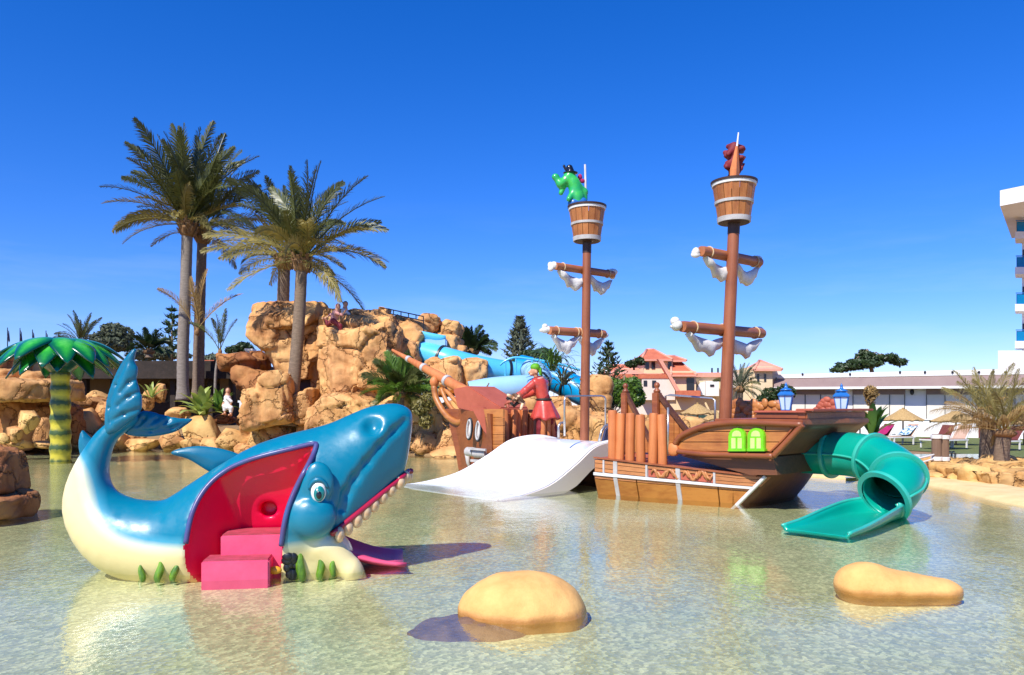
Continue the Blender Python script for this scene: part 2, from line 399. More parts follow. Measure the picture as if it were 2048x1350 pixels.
MAT['white_paint'] = M('white_paint', (.76, .74, .72), (.66, .63, .60), 6, .5, .1)
MAT['grey_paint'] = M('grey_white_paint', (.55, .53, .52), (.38, .35, .33), 5, .55, .2)
MAT['white_slide'] = M('white_fibreglass', (.90, .90, .91), (.86, .86, .87), 1.5, .22, .03, 8, .01, coat=.4)
MAT['slide_shaded_side'] = M('shaded_white_fibreglass', (.78, .70, .62), (.74, .64, .55), 2, .4, .05)  # cream tone of the less lit side faces, put into the colour
MAT['canvas'] = M('furled_canvas', (.78, .76, .72), (.58, .55, .50), 3, .85, .4, 14, .03)
MAT['rope'] = M('rope', (.66, .48, .28), (.45, .3, .16), 20, .9, .5, 60, .01)
MAT['teal'] = M('teal_fibreglass', (.0, .34, .25), (.0, .29, .21), 1.5, .32, .05, 10, .01, coat=.25)
MAT['teal_rim'] = M('teal_flange', (.05, .46, .36), (.02, .4, .30), 3, .35, .05, coat=.3)
MAT['teal_dark'] = M('dark_tube_inside', (.004, .02, .02), None, 3, .5)
MAT['slide_blue'] = M('sky_blue_fibreglass', (.10, .52, .80), (.08, .46, .74), 1, .3, .06, 6, .02, coat=.4)
MAT['slide_pale'] = M('weathered_blue_fibreglass', (.34, .58, .82), (.27, .5, .74), 1.2, .4, .06, 6, .02, coat=.2)
MAT['slide_deep'] = M('deep_blue_fibreglass', (.0, .30, .62), (.0, .25, .55), 1, .3, .05, coat=.3)
MAT['black_metal'] = M('dark_metal', (.012, .015, .02), None, 5, .4)
MAT['steel'] = M('steel_rail', (.62, .60, .56), (.5, .47, .43), 6, .3, .05, metal=.8)
MAT['whale_pink'] = M('pink_step_paint', (.80, .10, .21), (.70, .075, .165), 4, .45, .25, 14, .012)
MAT['whale_red'] = M('crimson_paint', (.80, .0, .062), (.70, .0, .05), 2, .38, .2, 7, .02, coat=.25)
MAT['worn_red'] = M('worn_step_tread', (.30, .04, .05), (.5, .06, .11), 7, .7, .4, 25, .01)
MAT['lip'] = M('red_lip', (.42, .012, .045), None, 4, .25, .05, coat=.5)
MAT['tooth'] = M('ivory_tooth', (.85, .66, .40), (.74, .38, .18), 16, .35, .05, coat=.3)
MAT['weed'] = M('painted_seaweed', (.22, .42, .015), (.03, .10, .008), 14, .35, .3, 20, .02, coat=.4, sc=(1, 1, .4))
MAT['white_gloss'] = M('white_enamel', (.88, .88, .86), None, 3, .2, 0, coat=.5)
MAT['iris'] = M('teal_iris', (.02, .30, .28), (.0, .16, .16), 12, .2, 0, coat=.6)
MAT['black'] = M('black_enamel', (.008, .008, .01), None, 3, .25, 0, coat=.4)
MAT['green_window'] = M('lime_plastic', (.22, .62, .01), (.14, .48, .005), 6, .35, .1, coat=.3)
MAT['lime_pane'] = M('pale_lime_pane', (.62, .85, .28), (.5, .78, .16), 3, .3, .05)
MAT['lantern_blue'] = M('blue_lantern_metal', (.02, .16, .48), (.015, .12, .40), 5, .35, .1, coat=.3)
MAT['lantern_glass'] = M('milky_blue_pane', (.66, .83, .93), (.52, .72, .88), 3, .2, .02)
MAT['bark'] = M('palm_bark', (.26, .185, .125), (.14, .095, .062), 7, .9, .8, 22, .03, sc=(1, 1, 3))
MAT['bark_grey'] = M('grey_palm_bark', (.30, .255, .215), (.19, .155, .125), 6, .9, .7, 22, .03, sc=(1, 1, 3))
MAT['boots'] = M('leaf_bases', (.34, .19, .08), (.15, .075, .03), 9, .9, .8, 25, .04)
MAT['frond'] = M('palm_leaflets', (.135, .145, .036), (.06, .072, .02), .8, .42, 0, rnd=.22, trans=.2)
MAT['frond_dry'] = M('dry_leaflets', (.42, .27, .09), (.25, .15, .05), 1.2, .6, 0, rnd=.2, trans=.2)
MAT['frond_gold'] = M('sunlit_gold_leaflets', (.33, .265, .075), (.17, .15, .04), 1.0, .5, 0, rnd=.2, trans=.2)  # gold of sunlit leaflets put into the colour; dry brush shares it
MAT['leaf'] = M('broad_leaf', (.05, .085, .022), (.025, .05, .014), 1.5, .5, 0, rnd=.1, trans=.2)
MAT['leaf_light'] = M('bright_leaf', (.14, .25, .03), (.07, .15, .02), 1.8, .42, 0, rnd=.15, trans=.25)
MAT['leaf_grey'] = M('grey_green_leaf', (.13, .15, .09), (.07, .09, .05), 1.2, .55, 0, rnd=.1, trans=.2)
MAT['leaf_yellow'] = M('yellow_green_leaf', (.46, .50, .13), (.26, .36, .06), 3, .45, 0, rnd=.15, trans=.25)
MAT['wall_white'] = M('white_render', (.80, .78, .75), (.74, .71, .68), .8, .8, .12, 20, .01)
MAT['wall_cream'] = M('cream_render', (.74, .58, .36), (.68, .52, .31), .8, .85, .15, 12, .02)
MAT['wall_pale'] = M('pale_render', (.78, .66, .56), (.72, .59, .48), .8, .85, .12, 12, .02)
MAT['terracotta'] = M('terracotta_roof', (.60, .17, .08), (.46, .11, .05), 2.5, .75, .4, 9, .05)
MAT['terracotta_pale'] = M('pale_terracotta', (.72, .34, .24), (.64, .27, .18), 2, .8, .3, 9, .03)
MAT['dark_glass'] = M('dark_window_glass', (.02, .02, .025), None, 3, .12, 0)
MAT['awning'] = M('mauve_brown_awning', (.27, .19, .17), (.235, .16, .145), 1.2, .85, .15, 20, .01)
MAT['blind'] = M('cream_blind', (.70, .65, .56), (.65, .60, .51), 1.0, .6, .05)
MAT['thatch'] = M('thatch', (.58, .40, .17), (.34, .2, .07), 22, .95, .9, 45, .03, sc=(1, 1, .3))
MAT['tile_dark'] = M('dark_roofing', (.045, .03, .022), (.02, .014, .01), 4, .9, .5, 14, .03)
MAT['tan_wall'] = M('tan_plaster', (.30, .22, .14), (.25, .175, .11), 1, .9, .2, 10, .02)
MAT['hotel_glass'] = M('blue_balcony_glass', (.0, .20, .42), (.0, .16, .36), 2, .15, 0)
MAT['post_wood'] = M('weathered_post', (.20, .12, .075), (.13, .075, .045), 10, .85, .6, 25, .02, sc=(1, 1, .2))
MAT['red_coat'] = M('red_coat_paint', (.60, .075, .045), (.42, .04, .03), 5, .4, .3, 16, .015, coat=.3)
MAT['skin'] = M('painted_skin', (.62, .32, .19), (.54, .25, .14), 5, .5, .1)
MAT['hair_green'] = M('green_hair_paint', (.16, .48, .01), (.08, .30, .005), 12, .45, .4, 22, .02)
MAT['hair_dark'] = M('dark_hair', (.02, .014, .01), None, 9, .6, .3)
MAT['hair_brown'] = M('brown_hair', (.14, .065, .03), None, 9, .6, .3)
MAT['cloth_white'] = M('white_cloth', (.78, .76, .75), (.66, .63, .62), 5, .8, .3, 14, .02)
MAT['cloth_pink'] = M('faded_pink_cloth', (.62, .30, .26), (.5, .2, .18), 5, .8, .3, 14, .02)
MAT['cloth_maroon'] = M('maroon_cloth', (.22, .012, .02), (.14, .01, .015), 5, .7, .3, 14, .02)
MAT['cloth_navy'] = M('navy_cloth', (.03, .035, .09), None, 5, .8, .3, 14, .02)
MAT['creature'] = M('green_monster_paint', (.05, .50, .07), (.0, .30, .13), 4, .35, .2, 14, .02, coat=.3)
MAT['magenta'] = M('magenta_towel', (.42, .01, .12), (.3, .01, .09), 6, .9, .4, 20, .02)
MAT['blue_towel'] = M('striped_towel', (.7, .78, .82), (.03, .16, .3), 9, .9, .3, 20, .02, lo=.45, hi=.52)
MAT['lounger_frame'] = M('white_plastic', (.78, .76, .72), None, 4, .45, .05)
MAT['lounger_tan'] = M('tan_sling', (.55, .36, .26), (.46, .29, .2), 8, .8, .1)
MAT['tan_pad'] = M('maroon_sling', (.17, .035, .03), (.12, .025, .02), 8, .8, .1)

# ================================================================ the setting: ground, pool, water
POOLC = V((1, 10, 0))
outline = [(16, -8), (14.5, 3), (11.2, 9.3), (8.75, 12.3), (8.9, 15.6), (8.7, 17.1), (7.2, 18.3), (5.5, 21), (2, 24.6), (-2.6, 26.2), (-8, 28.6), (-14, 31.2), (-20.5, 31.6), (-27, 25), (-27, 8), (-24, -8)]
outline = [V((p[0], p[1], 0)) for p in spline([(*q, 0) for q in outline], 90)]
outline[-1:] = outline[-1:]+[V((-4, -9, 0))]
def out_dir(p):
    d = (p-POOLC); d.z = 0; return d.normalized()
def gz(p, dist):
    if dist < .05: return .05
    left = min(1, max(0, (3-p.x)/6)); t = min(1, dist/4)
    back = .75 if p.y > 15 else .3
    return .06+t*(left*back-(1-left)*.10)-(.0 if dist < 20 else min(.5, dist*.004))
g = MB(); rows = []
for dist in (0, .5, 1.5, 3, 5, 9, 16, 30, 60, 150, 500, 2500):
    rows.append([V((q.x, q.y, gz(q, dist))) for q in (p+out_dir(p)*dist for p in outline)])
rows.insert(0, [V((p.x, p.y, -.5)) for p in outline])
g.grid(rows, closed=True)
ground = g.build('ground', MAT['soil'], smooth=True); tag(ground, kind='structure')
# lawn sheet on the right-hand terrace
g = MB()
lawn = [W(1560, 905), W(1770, 897), W(2400, 935), V((34, 24, 0)), V((34, 45, 0)), V((11, 45, 0)), V((9.5, 33, 0))]
g.add([V((p.x, p.y, -.02)) for p in lawn], [tuple(range(len(lawn)))])
tag(g.build('lawn', MAT['grass']), kind='structure')
fm, nt, b = nodes('pool_floor'); co = coords(nt)
n1 = noise(nt, co, .35, 4); n2 = noise(nt, co, 46, 3, .75); n3 = noise(nt, co, 3.0, 5, .65)
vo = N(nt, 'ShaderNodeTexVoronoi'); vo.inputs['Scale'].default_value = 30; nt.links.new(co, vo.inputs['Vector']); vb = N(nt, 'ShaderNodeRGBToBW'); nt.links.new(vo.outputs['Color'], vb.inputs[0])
c1 = ramp(nt, n1.outputs['Fac'], [(.35, (.52, .47, .24)), (.65, (.66, .59, .33))])
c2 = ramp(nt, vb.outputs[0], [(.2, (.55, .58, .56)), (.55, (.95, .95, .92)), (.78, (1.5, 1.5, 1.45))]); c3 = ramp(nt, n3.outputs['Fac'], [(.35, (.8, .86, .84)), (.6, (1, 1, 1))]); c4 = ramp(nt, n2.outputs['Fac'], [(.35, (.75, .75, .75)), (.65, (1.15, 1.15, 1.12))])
last = c1
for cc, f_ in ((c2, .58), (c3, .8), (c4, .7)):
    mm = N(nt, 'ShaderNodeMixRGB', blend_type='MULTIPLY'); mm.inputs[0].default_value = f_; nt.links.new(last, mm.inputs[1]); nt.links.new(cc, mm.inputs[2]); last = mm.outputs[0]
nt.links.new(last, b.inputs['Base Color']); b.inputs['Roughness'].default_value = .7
bump(nt, b, vo.outputs['Distance'], .5, .008)
g = MB(); n = len(outline)
g.add([V((POOLC.x, POOLC.y, -.085))]+[V((p.x, p.y, -.085)) for p in outline], [(0, 1+i, 1+(i+1) % n) for i in range(n)])
tag(g.build('pool_floor', fm), kind='structure')
# water: clear, a Fresnel mirror over it, small ripples
wm = bpy.data.materials.new('pool_water'); wm.use_nodes = True; nt = wm.node_tree; nt.nodes.clear()
co = coords(nt)
na = noise(nt, coords(nt, (1, .55, 1)), 5.5, 3, .55); nb = noise(nt, coords(nt, (1, .7, 1)), 19, 3, .55); nc = noise(nt, co, .7, 2)
p = bump(nt, None, nc.outputs['Fac'], .08, .10); p = bump(nt, None, na.outputs['Fac'], .15, .03, p); p = bump(nt, None, nb.outputs['Fac'], .36, .010, p)
for nd_, lo_s, hi_s in [(x, .06, .26) for x in nt.nodes if x.type == 'BUMP' and abs(x.inputs['Strength'].default_value-.15) < 1e-4]+[(x, .16, .56) for x in nt.nodes if x.type == 'BUMP' and abs(x.inputs['Strength'].default_value-.36) < 1e-4]:
    gu = noise(nt, coords(nt, (1, .5, 1)), .9, 3); mrr = N(nt, 'ShaderNodeMapRange'); mrr.inputs['From Min'].default_value = .35; mrr.inputs['From Max'].default_value = .65; mrr.inputs['To Min'].default_value = lo_s; mrr.inputs['To Max'].default_value = hi_s
    nt.links.new(gu.outputs['Fac'], mrr.inputs['Value']); nt.links.new(mrr.outputs[0], nd_.inputs['Strength'])   # gusts: rougher and calmer patches
gl = N(nt, 'ShaderNodeBsdfGlossy'); gl.inputs['Roughness'].default_value = .035; nt.links.new(p, gl.inputs['Normal'])
tp = N(nt, 'ShaderNodeBsdfTransparent'); tp.inputs[0].default_value = (.92, .98, .93, 1)
lw = N(nt, 'ShaderNodeLayerWeight'); lw.inputs['Blend'].default_value = .5; nt.links.new(p, lw.inputs['Normal'])
pw = N(nt, 'ShaderNodeMath', operation='POWER'); pw.inputs[1].default_value = 4.2; nt.links.new(lw.outputs['Facing'], pw.inputs[0])
fr = N(nt, 'ShaderNodeMath', operation='MULTIPLY_ADD'); fr.inputs[1].default_value = .96; fr.inputs[2].default_value = .03; nt.links.new(pw.outputs[0], fr.inputs[0])
mx = N(nt, 'ShaderNodeMixShader'); om = N(nt, 'ShaderNodeOutputMaterial')
nt.links.new(fr.outputs[0], mx.inputs[0]); nt.links.new(tp.outputs[0], mx.inputs[1]); nt.links.new(gl.outputs[0], mx.inputs[2]); nt.links.new(mx.outputs[0], om.inputs[0])
MAT['water'] = wm
g = MB(); g.add([V((POOLC.x, POOLC.y, 0))]+[V((p.x, p.y, 0))+out_dir(p)*.03 for p in outline], [(0, 1+i, 1+(i+1) % n) for i in range(n)])
tag(g.build('water', wm), kind='structure')
# pale beach-like rim on the right
idx = [i for i, p in enumerate(outline) if p.x > 6.5 and p.y > 2 and p.y < 21]
g = MB(); rows = [[], [], [], []]
for i in idx:
    p = outline[i]; d = out_dir(p)
    for k, (o, z) in enumerate(((-.25, -.12), (.0, .055), (.5, .085), (1.3, .1))): rows[k].append(V((p.x+d.x*o, p.y+d.y*o, z)))
g.grid(rows); tag(g.build('pool_rim', MAT['sand'], smooth=True), kind='structure')
# a neighbouring pool behind the posts
g = MB(); q = [W(1690, 956, .05), W(1900, 950, .05), W(2020, 930, .05), W(2000, 908, .05), W(1780, 908, .05), W(1700, 930, .05)]
m, nt, b = nodes('lap_pool_water'); b.inputs['Base Color'].default_value = (.10, .30, .30, 1); b.inputs['Roughness'].default_value = .08
bump(nt, b, noise(nt, coords(nt), 4, 3).outputs['Fac'], .3, .03)
nn = noise(nt, coords(nt), .6, 3); nt.links.new(ramp(nt, nn.outputs['Fac'], [(.3, (.10, .26, .26)), (.7, (.16, .38, .36))]), b.inputs['Base Color'])
g.add(q, [tuple(range(len(q)))]); tag(g.build('lap_pool_water', m), kind='structure')

# ================================================================ whale slide
WA = P(480, YH, 8.05); WA.z = 0
_a = radians(9); WE = V((cos(_a), sin(_a), 0)); WL = V((-sin(_a), cos(_a), 0))
whale = thing('whale_slide', 'big glossy blue and cream whale play slide with red hollow belly and raised tail', 'water slide', (WA.x, WA.y, 0))
def wl(x, y, off=0.0):
    """pixel -> (u, z) on the plane 'off' metres beyond the whale's middle plane"""
    p = onplane(x, y, WA+WL*off, WL); return ((p-WA).dot(WE), p.z)
def ww(u, l, z): return WA+WE*u+WL*l+V((0, 0, z))
PXW = F/8.05
def wc(x, y, off=0.0): u, z = wl(x, y, off); return (u, off, z)
lo = (-2.35, -.95, -.16); hi = (2.2, .95, 2.0); hW = .022
G = sgrid(lo, hi, hW); U, L, Z = G
chain = [(264, 836, 11.5, 1.2), (240, 851, 14, 1.2), (214, 872, 16, 1.15), (197, 902, 21, 1.1), (182, 942, 29, 1.05), (178, 985, 40, 1), (190, 1024, 52, 1), (226, 1060, 66, 1), (274, 1080, 76, 1), (350, 1088, 86, 1.05), (430, 1068, 108, 1.0), (510, 1046, 134, .95), (590, 1010, 140, .9), (650, 972, 118, .9), (705, 928, 92, .95), (757, 882, 72, 1), (792, 850, 42, 1.1)]
chain = [tuple(q) for q in spline(chain, 38)]
body = None; cl = [wc(x, y) for x, y, r, f in chain]
for i in range(len(chain)-1):
    d = sd_cone(G, cl[i], cl[i+1], chain[i][2]/PXW, chain[i+1][2]/PXW, (chain[i][3]+chain[i+1][3])/2)
    body = d if body is None else smin(body, d, .05)
jaw = sd_cone(G, wc(770, 900), wc(786, 925), 44/PXW, 27/PXW, 1.35); body = smin(body, jaw, .12)
body = smin(body, sd_cone(G, wc(690, 985), wc(660, 1010), 62/PXW, 70/PXW, 1.15), .12)
def samp(A, q):
    i = [np.clip(((q[:, k]-lo[k])/hW), 0, A.shape[k]-1.001) for k in range(3)]; b = [x.astype(int) for x in i]; t = [i[k]-b[k] for k in range(3)]; r = 0
    for dx in (0, 1):
        for dy in (0, 1):
            for dz in (0, 1):
                r = r+(t[0] if dx else 1-t[0])*(t[1] if dy else 1-t[1])*(t[2] if dz else 1-t[2])*A[b[0]+dx, b[1]+dy, b[2]+dz]
    return r
# crease along the flank of the snout, and a nostril dent
def skin_l(x, y, A):
    u, z = wl(x, y, -.45); ls = np.linspace(-.94, .4, 300); v_ = samp(A, np.stack([np.full(300, u), ls, np.full(300, z)], 1)); return u, float(ls[int(np.argmax(v_ < 0))]), z
for sg_ in (1, -1):
    A_ = np.array(wc(812, 842, -.21)); B_ = np.array(wc(692, 980, -.55)); C_ = np.array(wc(752, 1000, -.325)); nrm = np.cross(B_-A_, C_-A_); nrm /= np.linalg.norm(nrm)
    if nrm[1] > 0: nrm = -nrm
    pl_ = (U-A_[0])*nrm[0]+(L*sg_-A_[1])*nrm[1]+(Z-A_[2])*nrm[2]
    body = smax(body, np.minimum(pl_, U-wl(672, 900)[0]), .06)
fa, fb_ = np.array(wl(829, 815)), np.array(wl(813, 948)); fn = np.array([-(fb_-fa)[1], (fb_-fa)[0]]); fn = fn/np.linalg.norm(fn); fn = fn if fn[0] > 0 else -fn
body = smax(body, (U-fa[0])*fn[0]+(Z-fa[1])*fn[1], .07)
cr_ = [skin_l(x, y, body) for x, y in ((812, 842), (790, 862), (762, 892), (735, 925), (712, 955), (694, 985), (684, 1015))]
for i_ in range(len(cr_)-1):
    for sg_ in (1, -1): body = smax(body, -sd_cone(G, (cr_[i_][0], cr_[i_][1]*sg_, cr_[i_][2]), (cr_[i_+1][0], cr_[i_+1][1]*sg_, cr_[i_+1][2]), .012+.004*i_, .016+.004*i_), .07)
ns_ = skin_l(744, 850, body); body = smax(body, -sd_ell(G, (ns_[0], ns_[1]+.01, ns_[2]), (.07, .07, .085)), .10)      # blow-hole dent
# mouth: everything under the lip line is open
(mu, mz), (nu, nz) = wl(815, 948, -.25), wl(664, 1066, -.45)
ln = np.array([-(nz-mz), nu-mu]); ln = ln/np.linalg.norm(ln)
if ln[1] > 0: ln = -ln
cutm = np.maximum(-((U-mu)*ln[0]+(Z-mz)*ln[1]), -(U-wl(640, 1000)[0]))
head = smax(body, -np.where(True, cutm, cutm), .03)
# palate hollow
head = smax(head, -np.maximum(sd_cone(G, wc(655, 1030), wc(785, 930), .30, .13), -.5), .04)
# lower jaw, cheek, eye socket
base = sd_cone(G, wc(540, 1112, -.1), wc(645, 1118, -.1), 78/PXW, 62/PXW, 1.25)
base = smin(base, sd_cone(G, wc(650, 1090, -.42), wc(704, 1140, -.47), 32/PXW, 20/PXW, 1.1), .10)
base = smin(base, sd_cone(G, wc(648, 1095, .40), wc(700, 1142, .45), 26/PXW, 12/PXW, 1.2), .10)
base = smin(base, sd_cone(G, wc(704, 1140, -.47), wc(728, 1154, -.47), 20/PXW, 6/PXW, 1.2), .06)
solid = smin(head, base, .07)
solid = smin(solid, sd_ell(G, wc(624, 1035, -.60), (.235, .14, .215)), .035)
solid = smin(solid, sd_ell(G, wc(634, 966, -.61), (.165, .07, .215)), .03)
solid = smax(solid, -sd_ell(G, wc(637, 982, -.69), (.085, .06, .122)), .02)
# the hollow with the steps
cp = [wl(x, y, -.50) for x, y in [(371, 1190), (374, 1090), (382, 1035), (398, 992), (425, 958), (468, 931), (525, 912), (580, 899), (622, 889), (631, 893), (618, 930), (598, 968), (583, 1005), (573, 1045), (566, 1090), (556, 1190)]]
pd = sd_poly(U, Z, cp)
inner = body+.055
cav = np.minimum(np.maximum(pd, L+.30), np.maximum(np.maximum(pd, inner), (L+.08+.34*(Z-.55))*.94))
_ua = wl(371, 1100, -.5)[0]; _ub = wl(470, 1000, -.08)[0]; _k = (_ub-_ua)/.42
cav = np.maximum(cav, (_ua+_k*(L+.5)-U)/math.sqrt(1+_k*_k)) if _k > 0 else cav
cav = np.minimum(cav, np.maximum(np.sqrt((U-wl(537, 1018, -.08)[0])**2+(Z-wl(537, 1018, -.08)[1])**2)-.085, np.maximum(L-.08, -(L+.16))))
full = smax(solid, -cav, .02)
vs, fs = nets(full, lo, hW)
for _ in range(5):   # soften the cut edge
    acc = np.zeros_like(vs); cn = np.zeros(len(vs))
    for a_, b_ in ((0, 1), (1, 2), (2, 3), (3, 0)):
        np.add.at(acc, fs[:, a_], vs[fs[:, b_]]); np.add.at(cn, fs[:, a_], 1); np.add.at(acc, fs[:, b_], vs[fs[:, a_]]); np.add.at(cn, fs[:, b_], 1)
    wgt = (np.abs(samp(cav, vs)) < .05)[:, None]*.6
    vs = vs+(acc/np.maximum(cn, 1)[:, None]-vs)*wgt
fc = vs[fs].mean(1)
red = (np.abs(samp(cav, fc)) < hW*.9) & (samp(solid, fc) < -.012)
red |= (fc[:, 0] > wl(648, 1000)[0]) & (samp(body, fc) < -.02) & (samp(base, fc) > .02)
def towhale(q): return np.array([list(ww(*p)) for p in q])
WVS = vs
bv, bf, _ = submesh(vs, fs, ~red)
# cream belly, blue back: painted with a soft edge
line = [wl(x, y, -.35) for x, y in [(120, 900), (146, 922), (162, 950), (174, 985), (196, 1030), (236, 1064), (290, 1080), (350, 1084), (420, 1084), (520, 1083), (600, 1076), (672, 1066), (800, 1052)]]
line = [tuple(q[:2]) for q in spline([(*p, 0) for p in line], 60)]
def signed(q):
    d = np.full(len(q), 9.); s = np.zeros(len(q))
    for i in range(len(line)-1):
        a = np.array(line[i]); e = np.array(line[i+1])-a; w = q-a; t = np.clip((w@e)/(e@e), 0, 1); r = w-t[:, None]*e; dd = np.linalg.norm(r, axis=1)
        sg = np.sign(e[0]*w[:, 1]-e[1]*w[:, 0]); s = np.where(dd < d, sg, s); d = np.minimum(d, dd)
    return d*s
sg = signed(np.stack([bv[:, 0]+bv[:, 1]*.0, bv[:, 2]], 1))
paint = np.clip(.5+sg/.32, 0, 1)
wb = npobj('body', towhale(bv), bf, None, whale) if False else None
me = npmesh('body', towhale(bv)-np.array(ORG[whale]), bf)
at = me.attributes.new('paint', 'FLOAT', 'POINT'); at.data.foreach_set('value', paint.astype(np.float32))
m, nt, b = nodes('whale_paint'); an = N(nt, 'ShaderNodeAttribute', attribute_name='paint')
nz_ = noise(nt, coords(nt), 3.0, 6); ad = N(nt, 'ShaderNodeMath', operation='MULTIPLY_ADD'); ad.inputs[1].default_value = .06; 
nt.links.new(nz_.outputs['Fac'], ad.inputs[0]); sb = N(nt, 'ShaderNodeMath', operation='SUBTRACT'); sb.inputs[1].default_value = .03; nt.links.new(an.outputs['Fac'], sb.inputs[0]); nt.links.new(sb.outputs[0], ad.inputs[2])
col = ramp(nt, ad.outputs[0], [(.1, (.84, .70, .34)), (.36, (.72, .72, .50)), (.58, (.05, .31, .43)), (.8, (.0, .18, .28))])
nt.links.new(col, b.inputs['Base Color']); b.inputs['Roughness'].default_value = .36; b.inputs['Coat Weight'].default_value = .3; b.inputs['Coat Roughness'].default_value = .1
rr_ = ramp(nt, noise(nt, coords(nt), 9, 8, .7).outputs['Fac'], [(.35, (.28, .28, .28)), (.7, (.5, .5, .5))]); nt.links.new(rr_, b.inputs['Roughness'])
pb_ = bump(nt, None, noise(nt, coords(nt), 2.6, 3).outputs['Fac'], .12, .05); bump(nt, b, noise(nt, coords(nt), 30, 5).outputs['Fac'], .10, .006, pb_)
MAT['whale'] = m; me.materials.append(m)
wbody = link('body', me, whale); ORG[wbody] = ORG[whale].copy()
rimp = []
for (u, z) in [tuple(q[:2]) for q in spline([(*p, 0) for p in cp[1:-1]], 70)]:
    if z < -.1: continue
    ls = np.linspace(-.94, .3, 300); v_ = samp(solid, np.stack([np.full(300, u), ls, np.full(300, z)], 1)); k_ = int(np.argmax(v_ < .004)) if (v_ < .004).any() else None
    if k_: rimp.append(ww(u, float(ls[k_])+.004, z))
rimp = [sum((rimp[min(max(i+j, 0), len(rimp)-1)] for j in (-2, -1, 0, 1, 2)), V((0, 0, 0)))/5 for i in range(len(rimp))]
g = MB(); g.tube(rimp, .027, 8); g.build('opening_rim', M('rim_paint', (.05, .10, .26), (.10, .05, .16), 6, .35, .1), whale, smooth=True)
rv, rf, _ = submesh(vs, fs, red)
npobj('belly_lining', towhale(rv), rf, MAT['whale_red'], whale)
MAT['whale_blue'] = M('whale_blue_paint', (.0, .165, .27), (.0, .12, .21), 2, .38, .1, 4, .03, coat=.2)
def flank(x, y, l0=-.94, A=None):
    """first hit of the whale's skin along the across-body line through a pixel, from the near side"""
    A = full if A is None else A
    u, z = wl(x, y, -.5)
    ls = np.linspace(l0, .9, 300); v = samp(A, np.stack([np.full(300, u), ls, np.full(300, z)], 1))
    k = np.argmax(v < 0); return u, float(ls[k]), z
# fins as thick, soft-edged plates
def fin(name, px, off, thick, grooves=(), tilt=None, parent=whale, hh=.016, slope=0.0, taper=1.0, mat=None):
    poly = [wl(x, y, off) for x, y in px]
    pl = [tuple(q[:2]) for q in spline([(*p, 0) for p in poly+poly[:1]], len(poly)*4)[:-1]]
    us = [p[0] for p in pl]; zs = [p[1] for p in pl]
    l2 = (min(us)-.06, -thick*1.5-.05, min(zs)-.06); h2 = (max(us)+.06, thick*1.5+.05, max(zs)+.06)
    g2 = sgrid(l2, h2, hh); d2 = sd_poly(g2[0], g2[2], pl); dep = np.clip(-d2, 0, None)
    prof = .02+thick*(1-np.exp(-dep/(thick*1.1)))
    for gx in grooves:
        for i in range(len(gx)-1):
            a = np.array(wl(*gx[i], off)); e_ = np.array(wl(*gx[i+1], off))-a; wx, wz = g2[0]-a[0], g2[2]-a[1]
            t = np.clip((wx*e_[0]+wz*e_[1])/(e_@e_), 0, 1); dd = np.sqrt((wx-e_[0]*t)**2+(wz-e_[1]*t)**2)
            prof = prof-thick*.34*np.exp(-(dd/.02)**2)
    fd = np.maximum((np.abs(g2[1])-prof)*.7, d2)
    v, f = nets(fd, l2, hh)
    c0 = poly[0]; v[:, 1] += off+slope*(v[:, 0]-c0[0])
    return npobj(name, towhale(v), f, mat or MAT['whale_blue'], parent)
fin('tail_fluke', [(238, 862), (212, 866), (211, 815), (222, 772), (240, 733), (258, 708), (274, 697), (270, 722), (277, 738), (275, 762), (284, 790), (285, 815), (276, 832), (262, 842)], -.10, .055,
    [[(223, 850), (220, 815), (234, 770), (256, 725)], [(226, 842), (252, 828), (280, 818)], [(240, 812), (262, 793), (283, 783)], [(245, 785), (262, 765), (276, 757)]], slope=-.1)
fin('tail_fluke', [(250, 868), (262, 846), (283, 822), (318, 829), (352, 837), (378, 838), (362, 853), (340, 866), (305, 873), (272, 873)], .05, .05,
    [[(262, 864), (300, 862), (340, 856), (370, 841)], [(296, 850), (312, 838), (316, 830)], [(318, 853), (332, 842), (336, 834)], [(276, 853), (288, 838), (292, 828)]], slope=.25)
fin('dorsal_fin', [(430, 950), (410, 938), (378, 918), (346, 908), (354, 899), (392, 892), (430, 895), (465, 904), (490, 916), (488, 926), (455, 940)], .12, .06, slope=.1)
fin('flipper', [(168, 930), (160, 908), (158, 882), (164, 861), (172, 866), (186, 878), (205, 882), (222, 890), (205, 920)], .16, .05)
# lip and teeth follow the edge of the mouth
near = []
for k in range(13):
    t = -.02+1.0*k/12; u = mu+(nu-mu)*t; z = mz+(nz-mz)*t
    ls = np.linspace(-.9, .05, 240); v = samp(body, np.stack([np.full(240, u-ln[0]*.035), ls, np.full(240, z-ln[1]*.035)], 1))
    j = int(np.argmax(v < 0)) if (v < 0).any() else 220
    near.append(ww(u, float(ls[j])+.012, z))
far = [ww((q-WA).dot(WE)+.03, -(q-WA).dot(WL), q.z) for q in reversed(near)]
pth = [V(p) for p in spline(near+far, 60)]
g = MB(); g.tube(pth, [.030]*60, 10); g.build('lip', MAT['lip'], whale, smooth=True)
tm = MB(); tm.ell((0, 0, 0), (.062, .045, .08), 12, 8); tme = tm.mesh('tooth', smooth=True)
tp = spline(near+far, 200); ac = [0]
for i in range(1, 200): ac.append(ac[-1]+np.linalg.norm(tp[i]-tp[i-1]))
cen = ww(wl(700, 1000)[0], 0, 0)
d = .06
